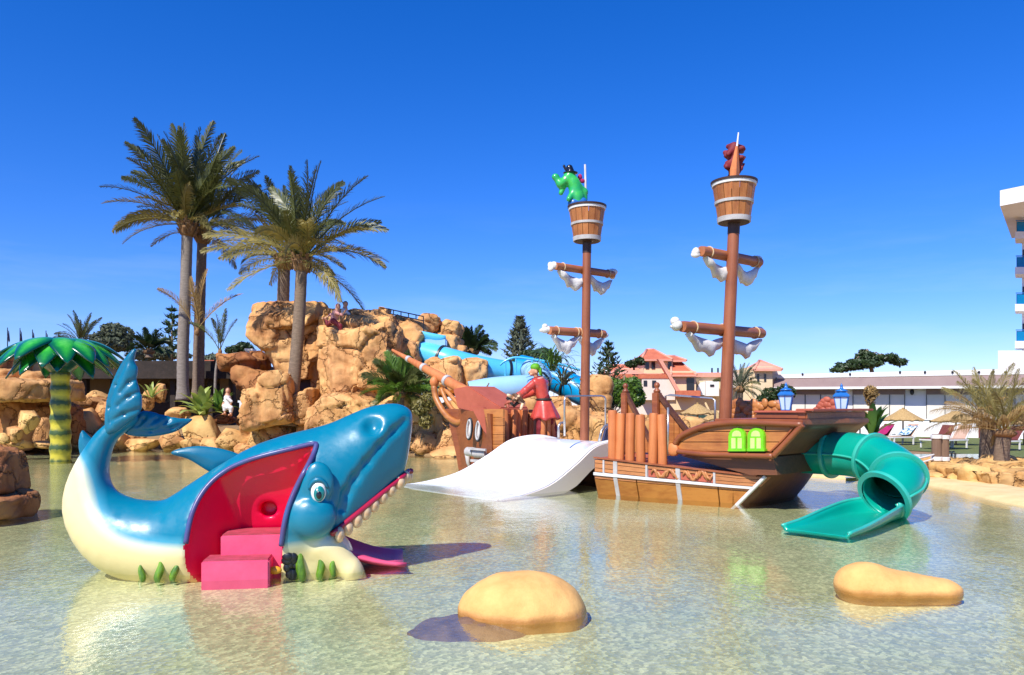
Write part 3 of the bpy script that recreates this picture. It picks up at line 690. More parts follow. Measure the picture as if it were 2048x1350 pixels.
while d < ac[-1]-.05:
    i = min(range(200), key=lambda j: abs(ac[j]-d)); q = V(tp[i]); t = (V(tp[min(i+1, 199)])-V(tp[max(i-1, 0)])).normalized()
    inn = (cen-q); inn.z = 0; inn.normalize(); dn = V((ln[0]*WE.x, ln[0]*WE.y, ln[1]))
    c = q+inn*.03+dn*.05
    link('tooth', tme, whale, MAT['tooth'], c, (0, 0, math.atan2(t.y, t.x)), (1.0, 1.0, 1+.1*sin(i))); d += .128
# eye
eu, el, ez = flank(637, 985)
ec = wl(637, 983, -.66)
g = MB(); g.ell(ww(ec[0], -.655, ec[1]), (.075, .045, .108), 18, 12, Matrix.Rotation(_a, 3, 'Z')); eye = g.build('eye', MAT['white_gloss'], whale, smooth=True)
for nm, mt, r, dz, dx, dl in (('iris', 'iris', (.054, .022, .078), -.016, .008, -.030), ('pupil', 'black', (.028, .014, .040), -.030, .008, -.045), ('glint', 'white_gloss', (.011, .008, .014), .02, -.008, -.045)):
    g = MB(); g.ell(ww(ec[0]+dx, -.655+dl, ec[1]+dz), r, 16, 10, Matrix.Rotation(_a, 3, 'Z')); g.build(nm, MAT[mt], eye, smooth=True)
g = MB(); arc = []
for k in range(13):
    a = radians(20+k*12); arc.append(ww(ec[0]+.094*cos(a), -.675+.01*abs(cos(a)), ec[1]-.015+.132*sin(a)))
g.tube(arc, [.010+.016*sin(pi*k/12) for k in range(13)], 8); g.build('eyelid', MAT['whale_blue'], whale, smooth=True)
# steps
def wbox(name, x0, x1, y0, y1, lnear, ldeep, mat, treadm=None):
    (u0, z1), (u1, _) = wl(x0, y0, lnear), wl(x1, y0, lnear); z0 = -.15 if y1 is None else wl(x0, y1, lnear)[1]
    g = MB(); R = Matrix.Rotation(_a, 3, 'Z')
    g.box(ww((u0+u1)/2, (lnear+ldeep)/2, (z0+z1)/2), (u1-u0, ldeep-lnear, z1-z0), R); s = g.build(name, MAT[mat], whale, bevel=.012)
    if treadm:
        g = MB(); g.box(ww((u0+u1)/2, (lnear+ldeep)/2, z1+.004), (u1-u0-.03, ldeep-lnear-.03, .01), R); g.build('tread', MAT[treadm], s)
wbox('step', 402, 538, 1124, None, -.74, -.42, 'whale_pink', 'worn_red')
wbox('step', 441, 572, 1072, None, -.48, -.04, 'whale_pink', 'worn_red')
# tongue chute running out of the mouth into the water
g = MB(); rows = []
for k in range(9):
    t = k/8; u = wl(640, 1100)[0]*(1-t)+wl(806, 1130, 0)[0]*t; zb = .22*(1-t)**2-.02*t; wdt = .34
    rows.append([ww(u+.03*(i == 0), l, zb+dz) for i, (l, dz) in enumerate(((-wdt-.06, .03), (-wdt, .08*(1-t)+.015), (-wdt+.06, .0), (0, -.02), (wdt-.06, 0), (wdt, .08*(1-t)+.015), (wdt+.06, .03)))])
g.grid(rows); o = g.build('tongue_slide', MAT['whale_pink'], whale, smooth=True, recalc=False); o.modifiers.new('s', 'SOLIDIFY').thickness = .04
# painted weed round the foot
rnd = random.Random(3)
for (x, yt, yb, w, lean) in ((284, 1122, 1163, 8, 4), (319, 1112, 1163, 10, 1), (350, 1117, 1160, 9, 5), (606, 1090, 1160, 12, -9), (640, 1096, 1158, 10, -2), (669, 1105, 1152, 8, -1)):
    g = MB(); pts = []
    u, l, z = flank(x, (yt+yb)/2+6)
    for k in range(7):
        t = k/6; uu, zz = wl(x+lean*t*t+4.0*sin(t*4.5+x), yb+(yt-yb)*t, l); pts.append(ww(uu, l-.03+.02*t, zz))
    g.tube(pts, [.72*w/PXW*(1-.8*t**2)*(.75+.5*sin(pi*t)) for t in [k/6 for k in range(7)]], 8); g.build('seaweed', MAT['weed'], whale, smooth=True)
g = MB()
for k in range(16):
    q = flank(582+rnd.uniform(-12, 12), 1128+rnd.uniform(-20, 22)); g.ell(ww(q[0], q[1]+.005, q[2]), (rnd.uniform(.03, .06), .03, rnd.uniform(.03, .07)), 9, 6)
co_ = g.build('painted_coral', MAT['black_metal'], whale, smooth=True)
q = flank(572, 1150); g = MB(); g.ell(ww(q[0]-.09, -.62, .06), (.07, .035, .04), 12, 8); g.build('orange_fish', M('orange_paint', (.8, .36, .02), None, 5, .4), co_, smooth=True)

# ================================================================ pirate ship
SO = V((-1.11, 20.3, 0)); SD = V((cos(radians(47)), -sin(radians(47)), 0)); SN = V((sin(radians(47)), cos(radians(47)), 0))
def S(s, t, z): return SO+SD*s+SN*t+V((0, 0, z))
def onT(x, y, t): return onplane(x, y, SO+SN*t, SN)
def onS(x, y, s): return onplane(x, y, SO+SD*s, SD)
def st(p): d = p-SO; return d.dot(SD), d.dot(SN)
RS = Matrix((SD, SN, V((0, 0, 1)))).transposed()
ship = thing('pirate_ship', 'brown wooden pirate ship play structure standing in the shallow pool', 'play ship', tuple(S(4.3, 0, 0)))
HBX = [(-.1, .04), (.4, .34), (1.0, .62), (1.8, .95), (3, 1.42), (4.5, 1.9), (5.4, 2.03), (6.1, 1.95), (7.2, 1.66), (8.7, 1.24), (10, .9)]
def hb(s): return float(np.interp(s, [a for a, b in HBX], [b for a, b in HBX]))
def topz(s): return float(np.interp(s, [0, 1.8, 2.2, 6.0, 9.1], [.75, .72, .70, .69, .47]))
# hull core, dark, a little inside the planking
g = MB(); rows = []
for k in range(31):
    s = 8.55*k/30; w = max(.02, hb(s)-.05); z1 = topz(s)-.02
    wf_ = min(w, .72) if s > 7 else w
    wn_ = min(w, .25) if 1.7 < s < 5.95 else w
    rows.append([S(s, -wn_*.93, -.16), S(s, -wn_, .3), S(s, -wn_, z1), S(s, wf_, z1), S(s, wf_, .3), S(s, wf_*.93, -.16)])
g.grid(rows); g.add(rows[0], [tuple(range(6))]); g.add(rows[-1], [tuple(range(6))]); g.build('hull', MAT['dark_wood'], ship)
# deck
g = MB(); dk = [S(s, -(min(hb(s), .25) if 1.7 < s < 5.95 else hb(s))+.04, topz(s)+.01) for s in np.linspace(.2, 8.6, 24)]+[S(s, hb(s)-.04, topz(s)+.01) for s in np.linspace(8.6, .2, 24)]
g.add(dk, [tuple(range(len(dk)))]); g.build('deck', MAT['bow_red'], ship)
# hull planks, one by one, on the near side; s limits are cut obliquely at the stern
def plank(s0, s1, za, zb, mat, th=.03, n=5, out=0.0, rake=0.0, name='plank'):
    g = MB(); a = []; b = []; c = []; d = []
    for k in range(n+1):
        s = s0+(s1-s0)*k/n
        for L, z, o in ((a, za(s), out), (b, zb(s), out), (c, zb(s), out-th), (d, za(s), out-th)):
            ss = s+(rake*z if k == n else 0); L.append(S(ss, -hb(ss)*(1-.07*max(0, .3-z)/.46)-o, z))
    g.grid([a, b, c, d, a]); m_ = len(g.v)
    for k in (0, n): g.add([a[k], b[k], c[k], d[k]], [(0, 1, 2, 3)])
    return g.build(name, MAT[mat], ship)
RK = .95
def zl(f): return lambda s: f*topz(s)
bandz = .56   # white band position as a fraction of the side
S0 = 6.02
rowsU = [(bandz+.08, .73), (.745, .865), (.88, .975)]
brk = [S0, 6.22, 6.45, 7.05, 7.62, 8.25, 8.72]
for i in range(len(brk)-1):
    last = i == len(brk)-2
    for j, (f0, f1) in enumerate(rowsU):
        if i in (3, 4) and j < 2: continue
        plank(brk[i]+.012, brk[i+1]-.012, zl(f0), zl(f1), 'hull_pink', rake=RK*.98 if last else 0)
for i in (3, 4):   # carved panels
    p_ = plank(brk[i]+.012, brk[i+1]-.012, zl(bandz+.08), zl(.865), 'bow_red', out=-.02, name='carved_panel')
    g = MB(); rr = random.Random(i)
    for k in range(5):
        s0 = brk[i]+.08+k*.09; pts = []
        for q in range(8):
            t = q/7; s = s0+.16*t; pts.append(S(s, -hb(s)-.0, .46+.07*sin(t*5+k*1.9)+.03*rr.uniform(-1, 1)))
        g.tube(pts, [.012+.02*sin(pi*q/7) for q in range(8)], 6)
    g.build('carving', MAT['hull_pink'], p_, smooth=True)
brl = [S0, 6.45, 6.85, 7.62, 8.3, 8.62]
for i in range(len(brl)-1):
    last = i == len(brl)-2
    plank(brl[i]+.012, brl[i+1]-.012, lambda s: -.14, zl(bandz-.13), 'hull_gold', rake=RK if last else 0)
    plank(brl[i]+.012, brl[i+1]-.012, zl(bandz-.11), zl(bandz-.035), 'hull_pink', out=-.005, rake=RK if last else 0)
plank(S0, 8.74, zl(bandz-.02), zl(bandz+.06), 'white_paint', .05, 12, .03, RK*.7, 'white_band')
plank(S0, 8.95, zl(1.0), lambda s: topz(s)+.03, 'brown_trim', .08, 12, .03, 0, 'gunwale')
for s, w, lower in ((6.22, .03, 0), (6.45, .075, 1), (7.05, .035, 0), (7.62, .075, 1), (8.25, .035, 0)):
    plank(s-w/2, s+w/2, zl(bandz+.05), zl(.985), 'grey_paint', .045, 1, .018, 0, 'batten')
    if lower: plank(s-w/2, s+w/2, lambda s: -.14, zl(bandz-.02), 'grey_paint', .045, 1, .018, 0, 'batten')
# raked stern edge and transom
e0 = S(8.62-.1, -hb(8.62)-.05, -.14); e1 = S(8.62+.47*RK+.05, -hb(9.05)-.05, .50)
g = MB(); g.beam(e0, e1, .05, .07, SN); g.build('stern_batten', MAT['white_paint'], ship, bevel=.006)
g = MB(); rows = []
for k in range(9):
    t = k/8; z = -.14+.98*t; s = 8.58+.50*t*RK*1.25+.06*sin(pi*t); w0 = 1.2-.1*t
    rows.append([S(s+.12*(1-(2*q/8-1)**2), -w0+(w0+.74)*q/8+(.12*t if q > 4 else 0), z) for q in range(9)])
g.grid(rows); o = g.build('transom', MAT['dark_wood'], ship, smooth=True, recalc=False); o.modifiers.new('s', 'SOLIDIFY').thickness = .08
# ---- stern cabin
TC = -1.42
cab = [(1342, 905), (1346, 888), (1362, 874), (1392, 860), (1425, 852), (1470, 848), (1535, 849), (1602, 851), (1547, 911), (1480, 909), (1410, 907)]
g = MB(); core = [onT(x, y, TC+.06) for x, y in cab]; g.prism(core, SN*2.45); cabin = g.build('cabin', MAT['dark_wood'], ship)
ys = [846, 863, 884, 903]
for i in range(3):
    for (x0, x1) in (((1330, 1460), (1462, 1620)) if i == 1 else ((1330, 1530), (1532, 1620))):
        q = clip(clip([(a*.97+1480*.03, b*.96+880*.04) for a, b in cab], 1, ys[i]+.8, ys[i+1]-.8), 0, x0, x1)
        if len(q) > 2: g = MB(); g.prism([onT(x, y, TC) for x, y in q], SN*.05); g.build('plank', MAT['deck_orange'], cabin)
def tube_px(name, pts, t, r, mat, parent, n=8, off=0.0, mid=18):
    g = MB(); pp = [V(q) for q in spline([onT(x, y, t) for x, y in pts], mid)]; g.tube(pp, r, n); return g.build(name, mat, parent, smooth=True)
tube_px('top_rail', [(1350, 888), (1362, 872), (1392, 858), (1425, 849), (1470, 845), (1535, 846), (1606, 849)], TC-.03, .055, MAT['brown_trim'], cabin, mid=30)
tube_px('side_rail', [(1606, 849), (1577, 880), (1547, 912)], TC-.03, .05, MAT['brown_trim'], cabin)
tube_px('side_rail', [(1588, 853), (1565, 880), (1540, 904)], TC-.01, .018, MAT['brown_trim'], cabin)
tube_px('bottom_rail', [(1547, 912), (1480, 910), (1410, 908), (1352, 902)], TC-.03, .05, MAT['brown_trim'], cabin)
c = onT(1347, 899, TC-.02); g = MB(); g.lathe([(.1, -.06), (.118, -.04), (.118, .04), (.1, .06), (.05, .075)], 20, c, RS @ Matrix.Rotation(radians(90), 3, 'X')); g.build('scroll_end', MAT['log'], cabin, smooth=False, bevel=0, auto=40)
# lime windows
for x0 in (1456, 1494):
    def arch(a, b, top, bot, n=8):
        cx = (a+b)/2; r = (b-a)/2; return [(a, bot)]+[(cx-r*cos(pi*k/n), top+r*.95-r*.95*sin(pi*k/n)) for k in range(n+1)]+[(b, bot)]
    A = arch(x0, x0+34, 856, 901); g = MB(); g.prism([onT(x, y, TC-.07) for x, y in A], SN*.08); w = g.build('window', MAT['green_window'], cabin, bevel=.012)
    for px0, px1 in ((x0+6.5, x0+15), (x0+19, x0+27.5)):
        B = [(px0, 897), (px0, 876), (px1, 876), (px1, 897)]; g = MB(); g.prism([onT(x, y, TC-.078) for x, y in B], SN*.02); g.build('pane', MAT['lime_pane'], w)
    B = arch(x0+8, x0+26, 861, 873, 6); g = MB(); g.prism([onT(x, y, TC-.078) for x, y in B], SN*.02); g.build('pane', MAT['lime_pane'], w)
    g = MB(); g.prism([onT(x, y, TC-.10) for x, y in ((x0-1, 898), (x0+35, 898), (x0+35, 903), (x0-1, 903))], SN*.1); g.build('sill', MAT['green_window'], w, bevel=.006)
# under-cut below the cabin
g = MB(); a = [onT(x, y, TC+.12) for x, y in ((1360, 911), (1546, 914), (1555, 950), (1500, 950))]; g.prism(a, SN*1.95); g.build('undercut', MAT['dark_wood'], ship)
# roof with a brown parapet
pr = onT(1400, 849, TC); prs = st(pr)[0]; zr = onT(1500, 845, TC).z; er = st(onT(1606, 849, TC))[0]
g = MB(); a = [S(prs+.3, TC-.02, zr-.03), S(er, TC-.02, zr-.03), S(er+.12, 0, zr-.02), S(er, 1.1, zr-.03), S(prs+.3, 1.1, zr-.03)]
g.prism(a, (0, 0, .09)); g.build('roof', MAT['brown_trim'], ship, bevel=.015)
g = MB(); rows = []
for k in range(7):
    t = k/6; rows.append([S(er-.02-1.05*(1-t)**1.2, TC+.1+2.4*q/6, zr-.03-.62*(1-t)) for q in range(7)])
g.grid(rows); o = g.build('stern_wall', MAT['dark_wood'], ship, smooth=True); o.modifiers.new('s', 'SOLIDIFY').thickness = .05
pz = zr+.06
q0 = st(onT(1512, 845, TC+.15))[0]
for nm, A, B, ww_, hh in (('parapet', S(q0, TC+.2, pz+.05), S(er-.12, TC+.2, pz+.05), .18, .10), ('parapet', S(er-.10, TC+.12, pz+.06), S(er-.10, .95, pz+.06), .20, .13), ('parapet', S(q0, .9, pz+.04), S(er-.2, .9, pz+.04), .18, .09)):
    g = MB(); g.beam(A, B, ww_, hh); g.build(nm, MAT['brown_trim'] if nm else None, ship, bevel=.02)
g = MB(); g.beam(S(q0, TC+.2, pz+.12), S(er, TC+.2, pz+.12), .26, .04); g.build('parapet_cap', MAT['bow_red'], ship, bevel=.012)
g = MB(); g.beam(S(er-.02, TC+.08, pz+.15), S(er-.02, .98, pz+.15), .3, .04); g.build('parapet_cap', MAT['bow_red'], ship, bevel=.012)
# carved stone-like screen behind the mast and carved crest
def lumps(name, px, t, n, seed, mat, r0, r1, back=.25):
    rr = random.Random(seed); xs = [p[0] for p in px]; ys_ = [p[1] for p in px]; root = None
    g = MB(); g.prism([onT(x, y, t+.04) for x, y in px], SN*back); root = g.build(name, mat, ship, bevel=.02)
    pl = [(x, y) for x, y in px]; cnt = 0; done = []
    def inside(x, y):
        c = False; k = len(pl)
        for i in range(k):
            (xa, ya), (xb, yb) = pl[i], pl[i-1]
            if (ya > y) != (yb > y) and x < (xb-xa)*(y-ya)/(yb-ya)+xa: c = not c
        return c
    for _ in range(4000):
        if cnt >= n: break
        x, y = rr.uniform(min(xs), max(xs)), rr.uniform(min(ys_), max(ys_))
        if not inside(x, y) or any((x-a)**2+(y-b)**2 < (r0*95*.9)**2 for a, b in done): continue
        done.append((x, y)); cnt += 1
        c = onT(x, y, t+.03); g = MB(); g.ell(c, (rr.uniform(r0, r1), .035, rr.uniform(r0, r1)*.9), 9, 6, RS); g.build('carved_stone', mat, root, smooth=True)
lumps('carved_screen', [(1464, 806), (1480, 801), (1545, 806), (1566, 812), (1570, 822), (1558, 845), (1464, 845)], 1.25, 30, 5, MAT['deck_orange'], .075, .12)
lumps('carved_crest', [(1628, 826), (1638, 812), (1650, 800), (1660, 797), (1672, 806), (1684, 822), (1690, 826)], 1.1, 16, 6, MAT['bow_red'], .06, .09)
# stair sides
def stringer(t, post, top, yb, seed, xe):
    (px, pyt, pyb) = post
    r = MB(); a = onT(px, pyt, t); b = onT(px, pyb, t); r.beam(b, a, .15, .15, SD); pst = r.build('newel_post', MAT['brown_trim'], ship, bevel=.015)
    r = MB(); r.lathe([(.06, 0), (.075, .03), (.05, .06), (.03, .08), (.055, .12), (.06, .15), (.035, .19), (.0, .2)], 14, a); r.build('finial', MAT['brown_trim'], pst, smooth=True)
    poly = [(px+4, top)]+[(xe, yb-4), (xe, yb), (px+4, yb)]
    root = MB(); root.prism([onT(x, y, t+.02) for x, y in poly], SN*.03); side = root.build('stair_side', MAT['dark_wood'], ship)
    x = px+5; rr = random.Random(seed)
    while x < xe-4:
        w = rr.uniform(10, 15); q = clip(poly, 0, x, min(x+w-1, xe))
        if len(q) > 2:
            m_ = MB(); m_.prism([onT(u, v, t) for u, v in q], SN*.02); m_.build('plank', MAT['deck_orange'], side)
        x += w
    m_ = MB(); m_.beam(onT(px+2, top-3, t), onT(xe+2, yb-6, t), .07, .09, SN); m_.build('handrail', MAT['dark_wood'], side)
stringer(-.25, (1251, 785, 905), 792, 905, 1, 1308)
stringer(-.85, (1314, 785, 905), 790, 905, 2, 1402)
# log railings
lm = MB(); lm.lathe([(.0, .0), (.085, 0), (.088, .05), (.084, .4), (.088, .86), (.078, .895), (.0, .9)], 14); lme = lm.mesh('log', auto=40)
rr = random.Random(9)
for x, y0 in ((1226, 913), (1240, 913), (1260, 914), (1282, 915), (1305, 917), (1325, 918)):
    sg_ = None
    for _s in np.linspace(5.2, 8, 200):   # find the place on the gunwale under this log
        q = S(_s, -hb(_s)+.10, topz(_s)); xp = 1024+F*q.x/q.y
        if sg_ is None or abs(xp-x) < sg_[0]: sg_ = (abs(xp-x), q)
    q = sg_[1]; o = link('log', lme, ship, MAT['log'], q, (rr.uniform(-.03, .03), rr.uniform(-.03, .04), rr.uniform(0, 6)), (1, 1, rr.uniform(.98, 1.05)))
for x in (1001, 1012, 1024, 1036, 1047, 1059):
    b = onS(x, 908, 1.95); tp_ = onS(x+4, 819, 1.95); o = link('log', lme, ship, MAT['log'], b, (rr.uniform(-.02, .02), radians(4), rr.uniform(0, 6)), (1.02, 1.02, (tp_.z-b.z)/.9))
for x in (1086, 1096, 1106):
    b = onS(x, 880, 2.6); link('log', lme, ship, MAT['log'], b, (0, 0, 0), (.8, .8, .75))
# ---- masts, yards, furled canvas, nests
def mast(x0, y0, x1, y1, s, r, yards, nest, nm):
    a = onS(x0, y0, s); a = onT(x0, y0, 0.0); b = onT(x1, y1, 0.0); b = V((b.x, b.y, b.z))
    g = MB(); d = b-a; g.tube([a-d*.02, a+d*.5, b], [r, r*.97, r*.9], 18); ms = g.build('mast', MAT['mast'], ship, smooth=False, auto=40)
    g = MB(); g.tube([b-d*.055, b-d*.0], [r*.96, r*.96], 18); g.build('mast_collar', MAT['dark_paint'], ms, auto=40)
    nt_, nb_, hw = nest
    zt = onT(x1, nt_, 0).z; zb = onT(x1, nb_, 0).z; rt = hw; rb = hw*.72; hgt = zt-zb; base = V((b.x, b.y, zb)); k = 16
    g = MB(); g.lathe([(rb*.96, 0), (rb*.96, .03), (rb*.9, .04)], 28, base); nestp = g.build('crows_nest', MAT['dark_paint'], ship)
    for i in range(k):
        a0, a1 = 2*pi*(i+.04)/k, 2*pi*(i+.96)/k; pts = []
        for (rr_, z) in ((rb, .02), (rt, hgt)):
            for aa in (a0, a1):
                pts.append(base+V((rr_*cos(aa), rr_*sin(aa), z)))
            for aa in (a1, a0):
                pts.append(base+V(((rr_-.03)*cos(aa), (rr_-.03)*sin(aa), z)))
        g = MB(); g.add(pts, [(0, 1, 2, 3), (7, 6, 5, 4), (0, 4, 5, 1), (1, 5, 6, 2), (2, 6, 7, 3), (3, 7, 4, 0)]); g.build('stave', MAT['stave'], nestp)
    for f, w_, mt in ((.02, .09, 'grey_paint'), (.48, .05, 'grey_paint'), (.93, .05, 'white_paint'), (1.0, .04, 'dark_paint')):
        rf = rb+(rt-rb)*f; z = hgt*f; g = MB(); ro = rf+.014+(.012 if mt == 'dark_paint' else 0)
        g.lathe([(rf-.01, z-.002), (ro, z), (ro+w_*.12, z+w_), (rf+.0, z+w_)], 32, base, caps=False); g.build('hoop', MAT[mt], nestp, auto=40)
    g = MB(); g.lathe([(rt*.9, 0), (rt*.9, .01)], 24, base+V((0, 0, hgt*.75))); g.build('nest_floor', MAT['dark_wood'], nestp)
    # yards lie across the ship
    for j, (xl, yl, xr, yr, ry) in enumerate(yards):
        f_ = a+(b-a)*((yl+yr)/2-y0)/(y1-y0); s_, _ = st(f_); s_ -= r*1.2
        A = onS(xl, yl, s_); B = onS(xr, yr, s_); g = MB(); g.tube([A, A+(B-A)*.03, A+(B-A)*.97, B], [ry*.93, ry, ry, ry*.93], 16); yd = g.build('yard', MAT['spar'], ship, auto=40)
        ax = (B-A).normalized(); dn = ax.cross(SD).normalized(); 
        if dn.z > 0: dn = -dn
        for f in (.12, .47, .53, .9):
            c = A+(B-A)*f; g = MB(); pts = [c+(SD*cos(q)+V((0, 0, 1))*sin(q))*(ry*1.08) for q in np.linspace(0, 2*pi, 17)[:-1]]; g.tube(pts, .014, 6, closed=True); g.build('rope_lashing', MAT['rope'], yd, smooth=True)
        # canvas hanging in two swags under the yard, bunched at the ends
        sq = random.Random(j+int(x0))
        for (f0, f1, sag) in ((.06, .50, .14), (.52, .96, .15)):
            m_ = MB(); rows = []; nn = 20
            pk = sq.uniform(.5, .72)
            for k2 in range(nn+1):
                t = k2/nn; f = f0+(f1-f0)*t; c = A+(B-A)*f
                hang = sag*(1-abs(t-pk)/max(pk, 1-pk))*1.5; band = .07+.20*sin(pi*t)**.7+.03*sin(t*23+j)
                wv = .03*sin(t*11+j*2)
                top = c+dn*(ry*.8+hang*.75)+SD*wv; rows.append([top-SD*.02, top-SD*(.06+wv)+dn*band*.45, top-SD*.03+dn*band, top+SD*.05+dn*band*.9, top+SD*.08+dn*band*.4, top+SD*.03])
            m_.grid(rows, closed=True); m_.add(rows[0], [tuple(range(6))]); m_.add(rows[-1], [tuple(range(6))]); m_.build('furled_sail', MAT['canvas'], yd, smooth=True)
        for c, sgn in ((A, -1), (B, 1)):
            m_ = MB()
            for k2 in range(4): m_.ell(c+ax*sgn*sq.uniform(.0, .1)+V((sq.uniform(-.04, .04), sq.uniform(-.04, .04), sq.uniform(-.08, .1)))-SD*ry*.7, (sq.uniform(.06, .11), sq.uniform(.04, .08), sq.uniform(.05, .09)), 9, 6)
            m_.build('canvas_bunch', MAT['canvas'], yd, smooth=True)
    return base, hgt, b
NEST1, NH1, _t1 = mast(1169, 886, 1174, 484, 4.05, .105, [(1110, 532, 1226, 549, .085), (1098, 661, 1208, 668, .095)], (416, 484, .41), 'fore')
NEST2, NH2, _t2 = mast(1450, 842, 1468, 446, 7.7, .118, [(1402, 502, 1519, 525, .098), (1364, 653, 1524, 667, .105)], (368, 447, .405), 'main')
# pole on the fore nest; painted spike on the main nest
g = MB(); c = NEST1+V((0, .0, NH1)); g.tube([c+V((-.0, .1, -.3)), P(1170, 329, c.y+.1)], [.03, .022], 10); g.build('nest_pole', MAT['grey_paint'], ship, smooth=True)
c = NEST2+V((0, 0, NH2)); g = MB(); g.tube([c+V((-.02, -.05, -.3)), c+V((0, -.05, .25)), P(1474, 292, c.y-.05)], [.10, .095, .03], 4); spk = g.build('spike', MAT['log'], ship, bevel=.008)
g = MB(); g.tube([P(1474, 293, c.y-.05), P(1477, 265, c.y-.05)], [.02, .012], 8); g.build('rod', MAT['white_paint'], spk)
# ---- bow
g = MB(); rows = []
for k in range(13):
    t = k/12; s = -.35+2.3*t
    def hw(z): return max(.03, hb(max(0, s+.25*(1-z/1.6))) * (.8+.18*z/1.4))
    zt = 1.62-.12*t
    pr_ = -.55*max(0, 1-t*1.6)
    rows.append([S(s+pr_*max(0, z)/1.6, sg2*hw(z), z) for z, sg2 in ((-.15, -1), (.35, -1), (.75, -1), (1.1, -1), (zt, -1), (zt, 1), (1.1, 1), (.75, 1), (.35, 1), (-.15, 1))])
g.grid(rows); g.add(rows[0], [tuple(range(10))]); g.add(rows[-1], [tuple(range(10))]); bow = g.build('bow', MAT['brown_trim'], ship)
# bow deck ramp up to the bowsprit
g = MB(); a = [onT(x, y, -.42) for x, y in ((905, 778), (935, 772), (1002, 815), (1002, 828), (950, 826), (915, 818))]; g.prism(a, SN*.95); g.build('bow_deck', MAT['bow_red'], bow, bevel=.03)
# side planks above the slide level
for y0, y1 in ((818, 834), (835, 851), (852, 868), (869, 888), (889, 905)):
    a = [onT(x, y, -.92) for x, y in ((966+(y0-815)*.25, y0), (1006, y0), (1006, y1), (966+(y1-815)*.25, y1))]; g = MB(); g.prism(a, SN*.06); g.build('plank', MAT['deck_orange'], bow)
# red slanting board beside the eyes
a = [onT(x, y, -.86) for x, y in ((940, 812), (966, 814), (992, 866), (975, 872), (966, 862))]; g = MB(); g.prism(a, SN*.12); g.build('slant_board', MAT['bow_red'], bow, bevel=.02)
# two white oval hawse rings with dark rims
for x, y in ((939, 858), (957, 861)):
    c = onT(x, y, -.80); R_ = RS @ Matrix.Rotation(radians(90), 3, 'X') @ Matrix.Rotation(radians(-6), 3, 'Z')
    pts = [c+R_ @ V((.095*cos(q), .26*sin(q), 0)) for q in np.linspace(0, 2*pi, 25)[:-1]]
    g = MB(); g.tube(pts, .028, 8, closed=True); ring = g.build('hawse_ring', MAT['black_metal'], bow, smooth=True)
    pts = [c+R_ @ V((.07*cos(q), .225*sin(q), .02)) for q in np.linspace(0, 2*pi, 25)[:-1]]; g = MB(); g.tube(pts, .026, 8, closed=True); g.build('white_ring', MAT['grey_paint'], ring, smooth=True)
    g = MB(); g.prism([c+R_ @ V((.055*cos(q), .20*sin(q), -.01)) for q in np.linspace(0, 2*pi, 25)[:-1]], SN*.04); g.build('oval_plate', MAT['white_paint'], ring)
# rolled grey fenders
for x0, x1, y in ((935, 949, 903), (951, 975, 906)):
    A = onT(x0, y, -.80); B = onT(x1, y+1, -.80); g = MB(); g.tube([A, B], .115, 14); g.build('fender_roll', MAT['grey_paint'], bow, auto=40)
for x0, x1, y, t_ in ((938, 972, 897, .025), (942, 990, 921, .03)):
    g = MB(); g.beam(onT(x0, y, -.95), onT(x1, y+3, -.95), .05, t_*2); g.build('grey_strake', MAT['grey_paint'], bow)
g = MB(); g.tube([onT(934, 908, -.55), onT(936, 925, -.5), onT(941, 938, -.45)], [.06, .05, .04], 8); g.build('stem', MAT['grey_paint'], bow, smooth=True)
# bowsprit, collars, loop
A = onT(785, 700, 0); B = onT(946, 791, 0); g = MB(); g.tube([A, A+(B-A)*.28, A+(B-A)*.3, A+(B-A)*.6, B], [.04, .085, .095, .13, .155], 16); bs = g.build('bowsprit', MAT['log'], ship, auto=40)
for f, r_ in ((.22, .095), (.42, .125), (.705, .16)):
    c = A+(B-A)*f; ax = (B-A).normalized(); g = MB(); g.tube([c-ax*.06, c-ax*.05, c+ax*.05, c+ax*.06], [r_*.9, r_, r_, r_*.9], 16); g.build('collar', MAT['grey_paint'], bs, auto=40)
def pxt(pts, t, n): return [V(q) for q in spline([onT(x, y, t) for x, y in pts], n)]
for k, (t_, pts, r_) in enumerate(((-.12, [(868, 772), (872, 796), (886, 822), (902, 839), (918, 845), (929, 836), (931, 820), (930, 806)], .085), (.02, [(882, 776), (892, 800), (906, 820), (920, 832), (926, 828), (920, 812), (905, 795), (890, 778)], .06), (.12, [(930, 806), (922, 790), (908, 775)], .07))):
    g = MB(); pp = pxt(pts, t_, 26); g.tube(pp, r_, 10); g.build('figurehead_loop', MAT['deck_orange'], bs, smooth=True)
c = onT(869, 764, -.1); g = MB(); g.ell(c, (.13, .13, .16), 14, 10); g.build('figurehead_knob', MAT['log'], bs, smooth=True)
# steel hand rails round the slide platform
def rail(pts, r=.022, nm='hand_rail', mat='steel'):
    g = MB(); g.tube(pts, r, 8); g.build(nm, MAT[mat], ship, smooth=True)
rail([onS(1129, 872, 4.6), onS(1129, 800, 4.6), onS(1131, 793, 4.6), onS(1138, 792, 4.6), onS(1202, 792, 4.6), onS(1209, 794, 4.6), onS(1211, 800, 4.6), onS(1211, 860, 4.6)])
rail([onT(1331, 870, -.3), onT(1331, 792, -.3), onT(1340, 790, -.3), onT(1424, 797, -.3), onT(1430, 800, -.3), onT(1430, 850, -.3)])
rail([onT(1336, 912, -1.5), onT(1336, 815, -1.5)], .02)
rail([onS(1117, 876, 3.6), onS(1117, 852, 3.6), onS(1121, 846, 3.6), onS(1130, 845, 3.6)], .03)
rail([onS(1198, 884, 4.9), onS(1203, 862, 4.9), onS(1210, 852, 4.9), onS(1222, 848, 4.9)], .03)
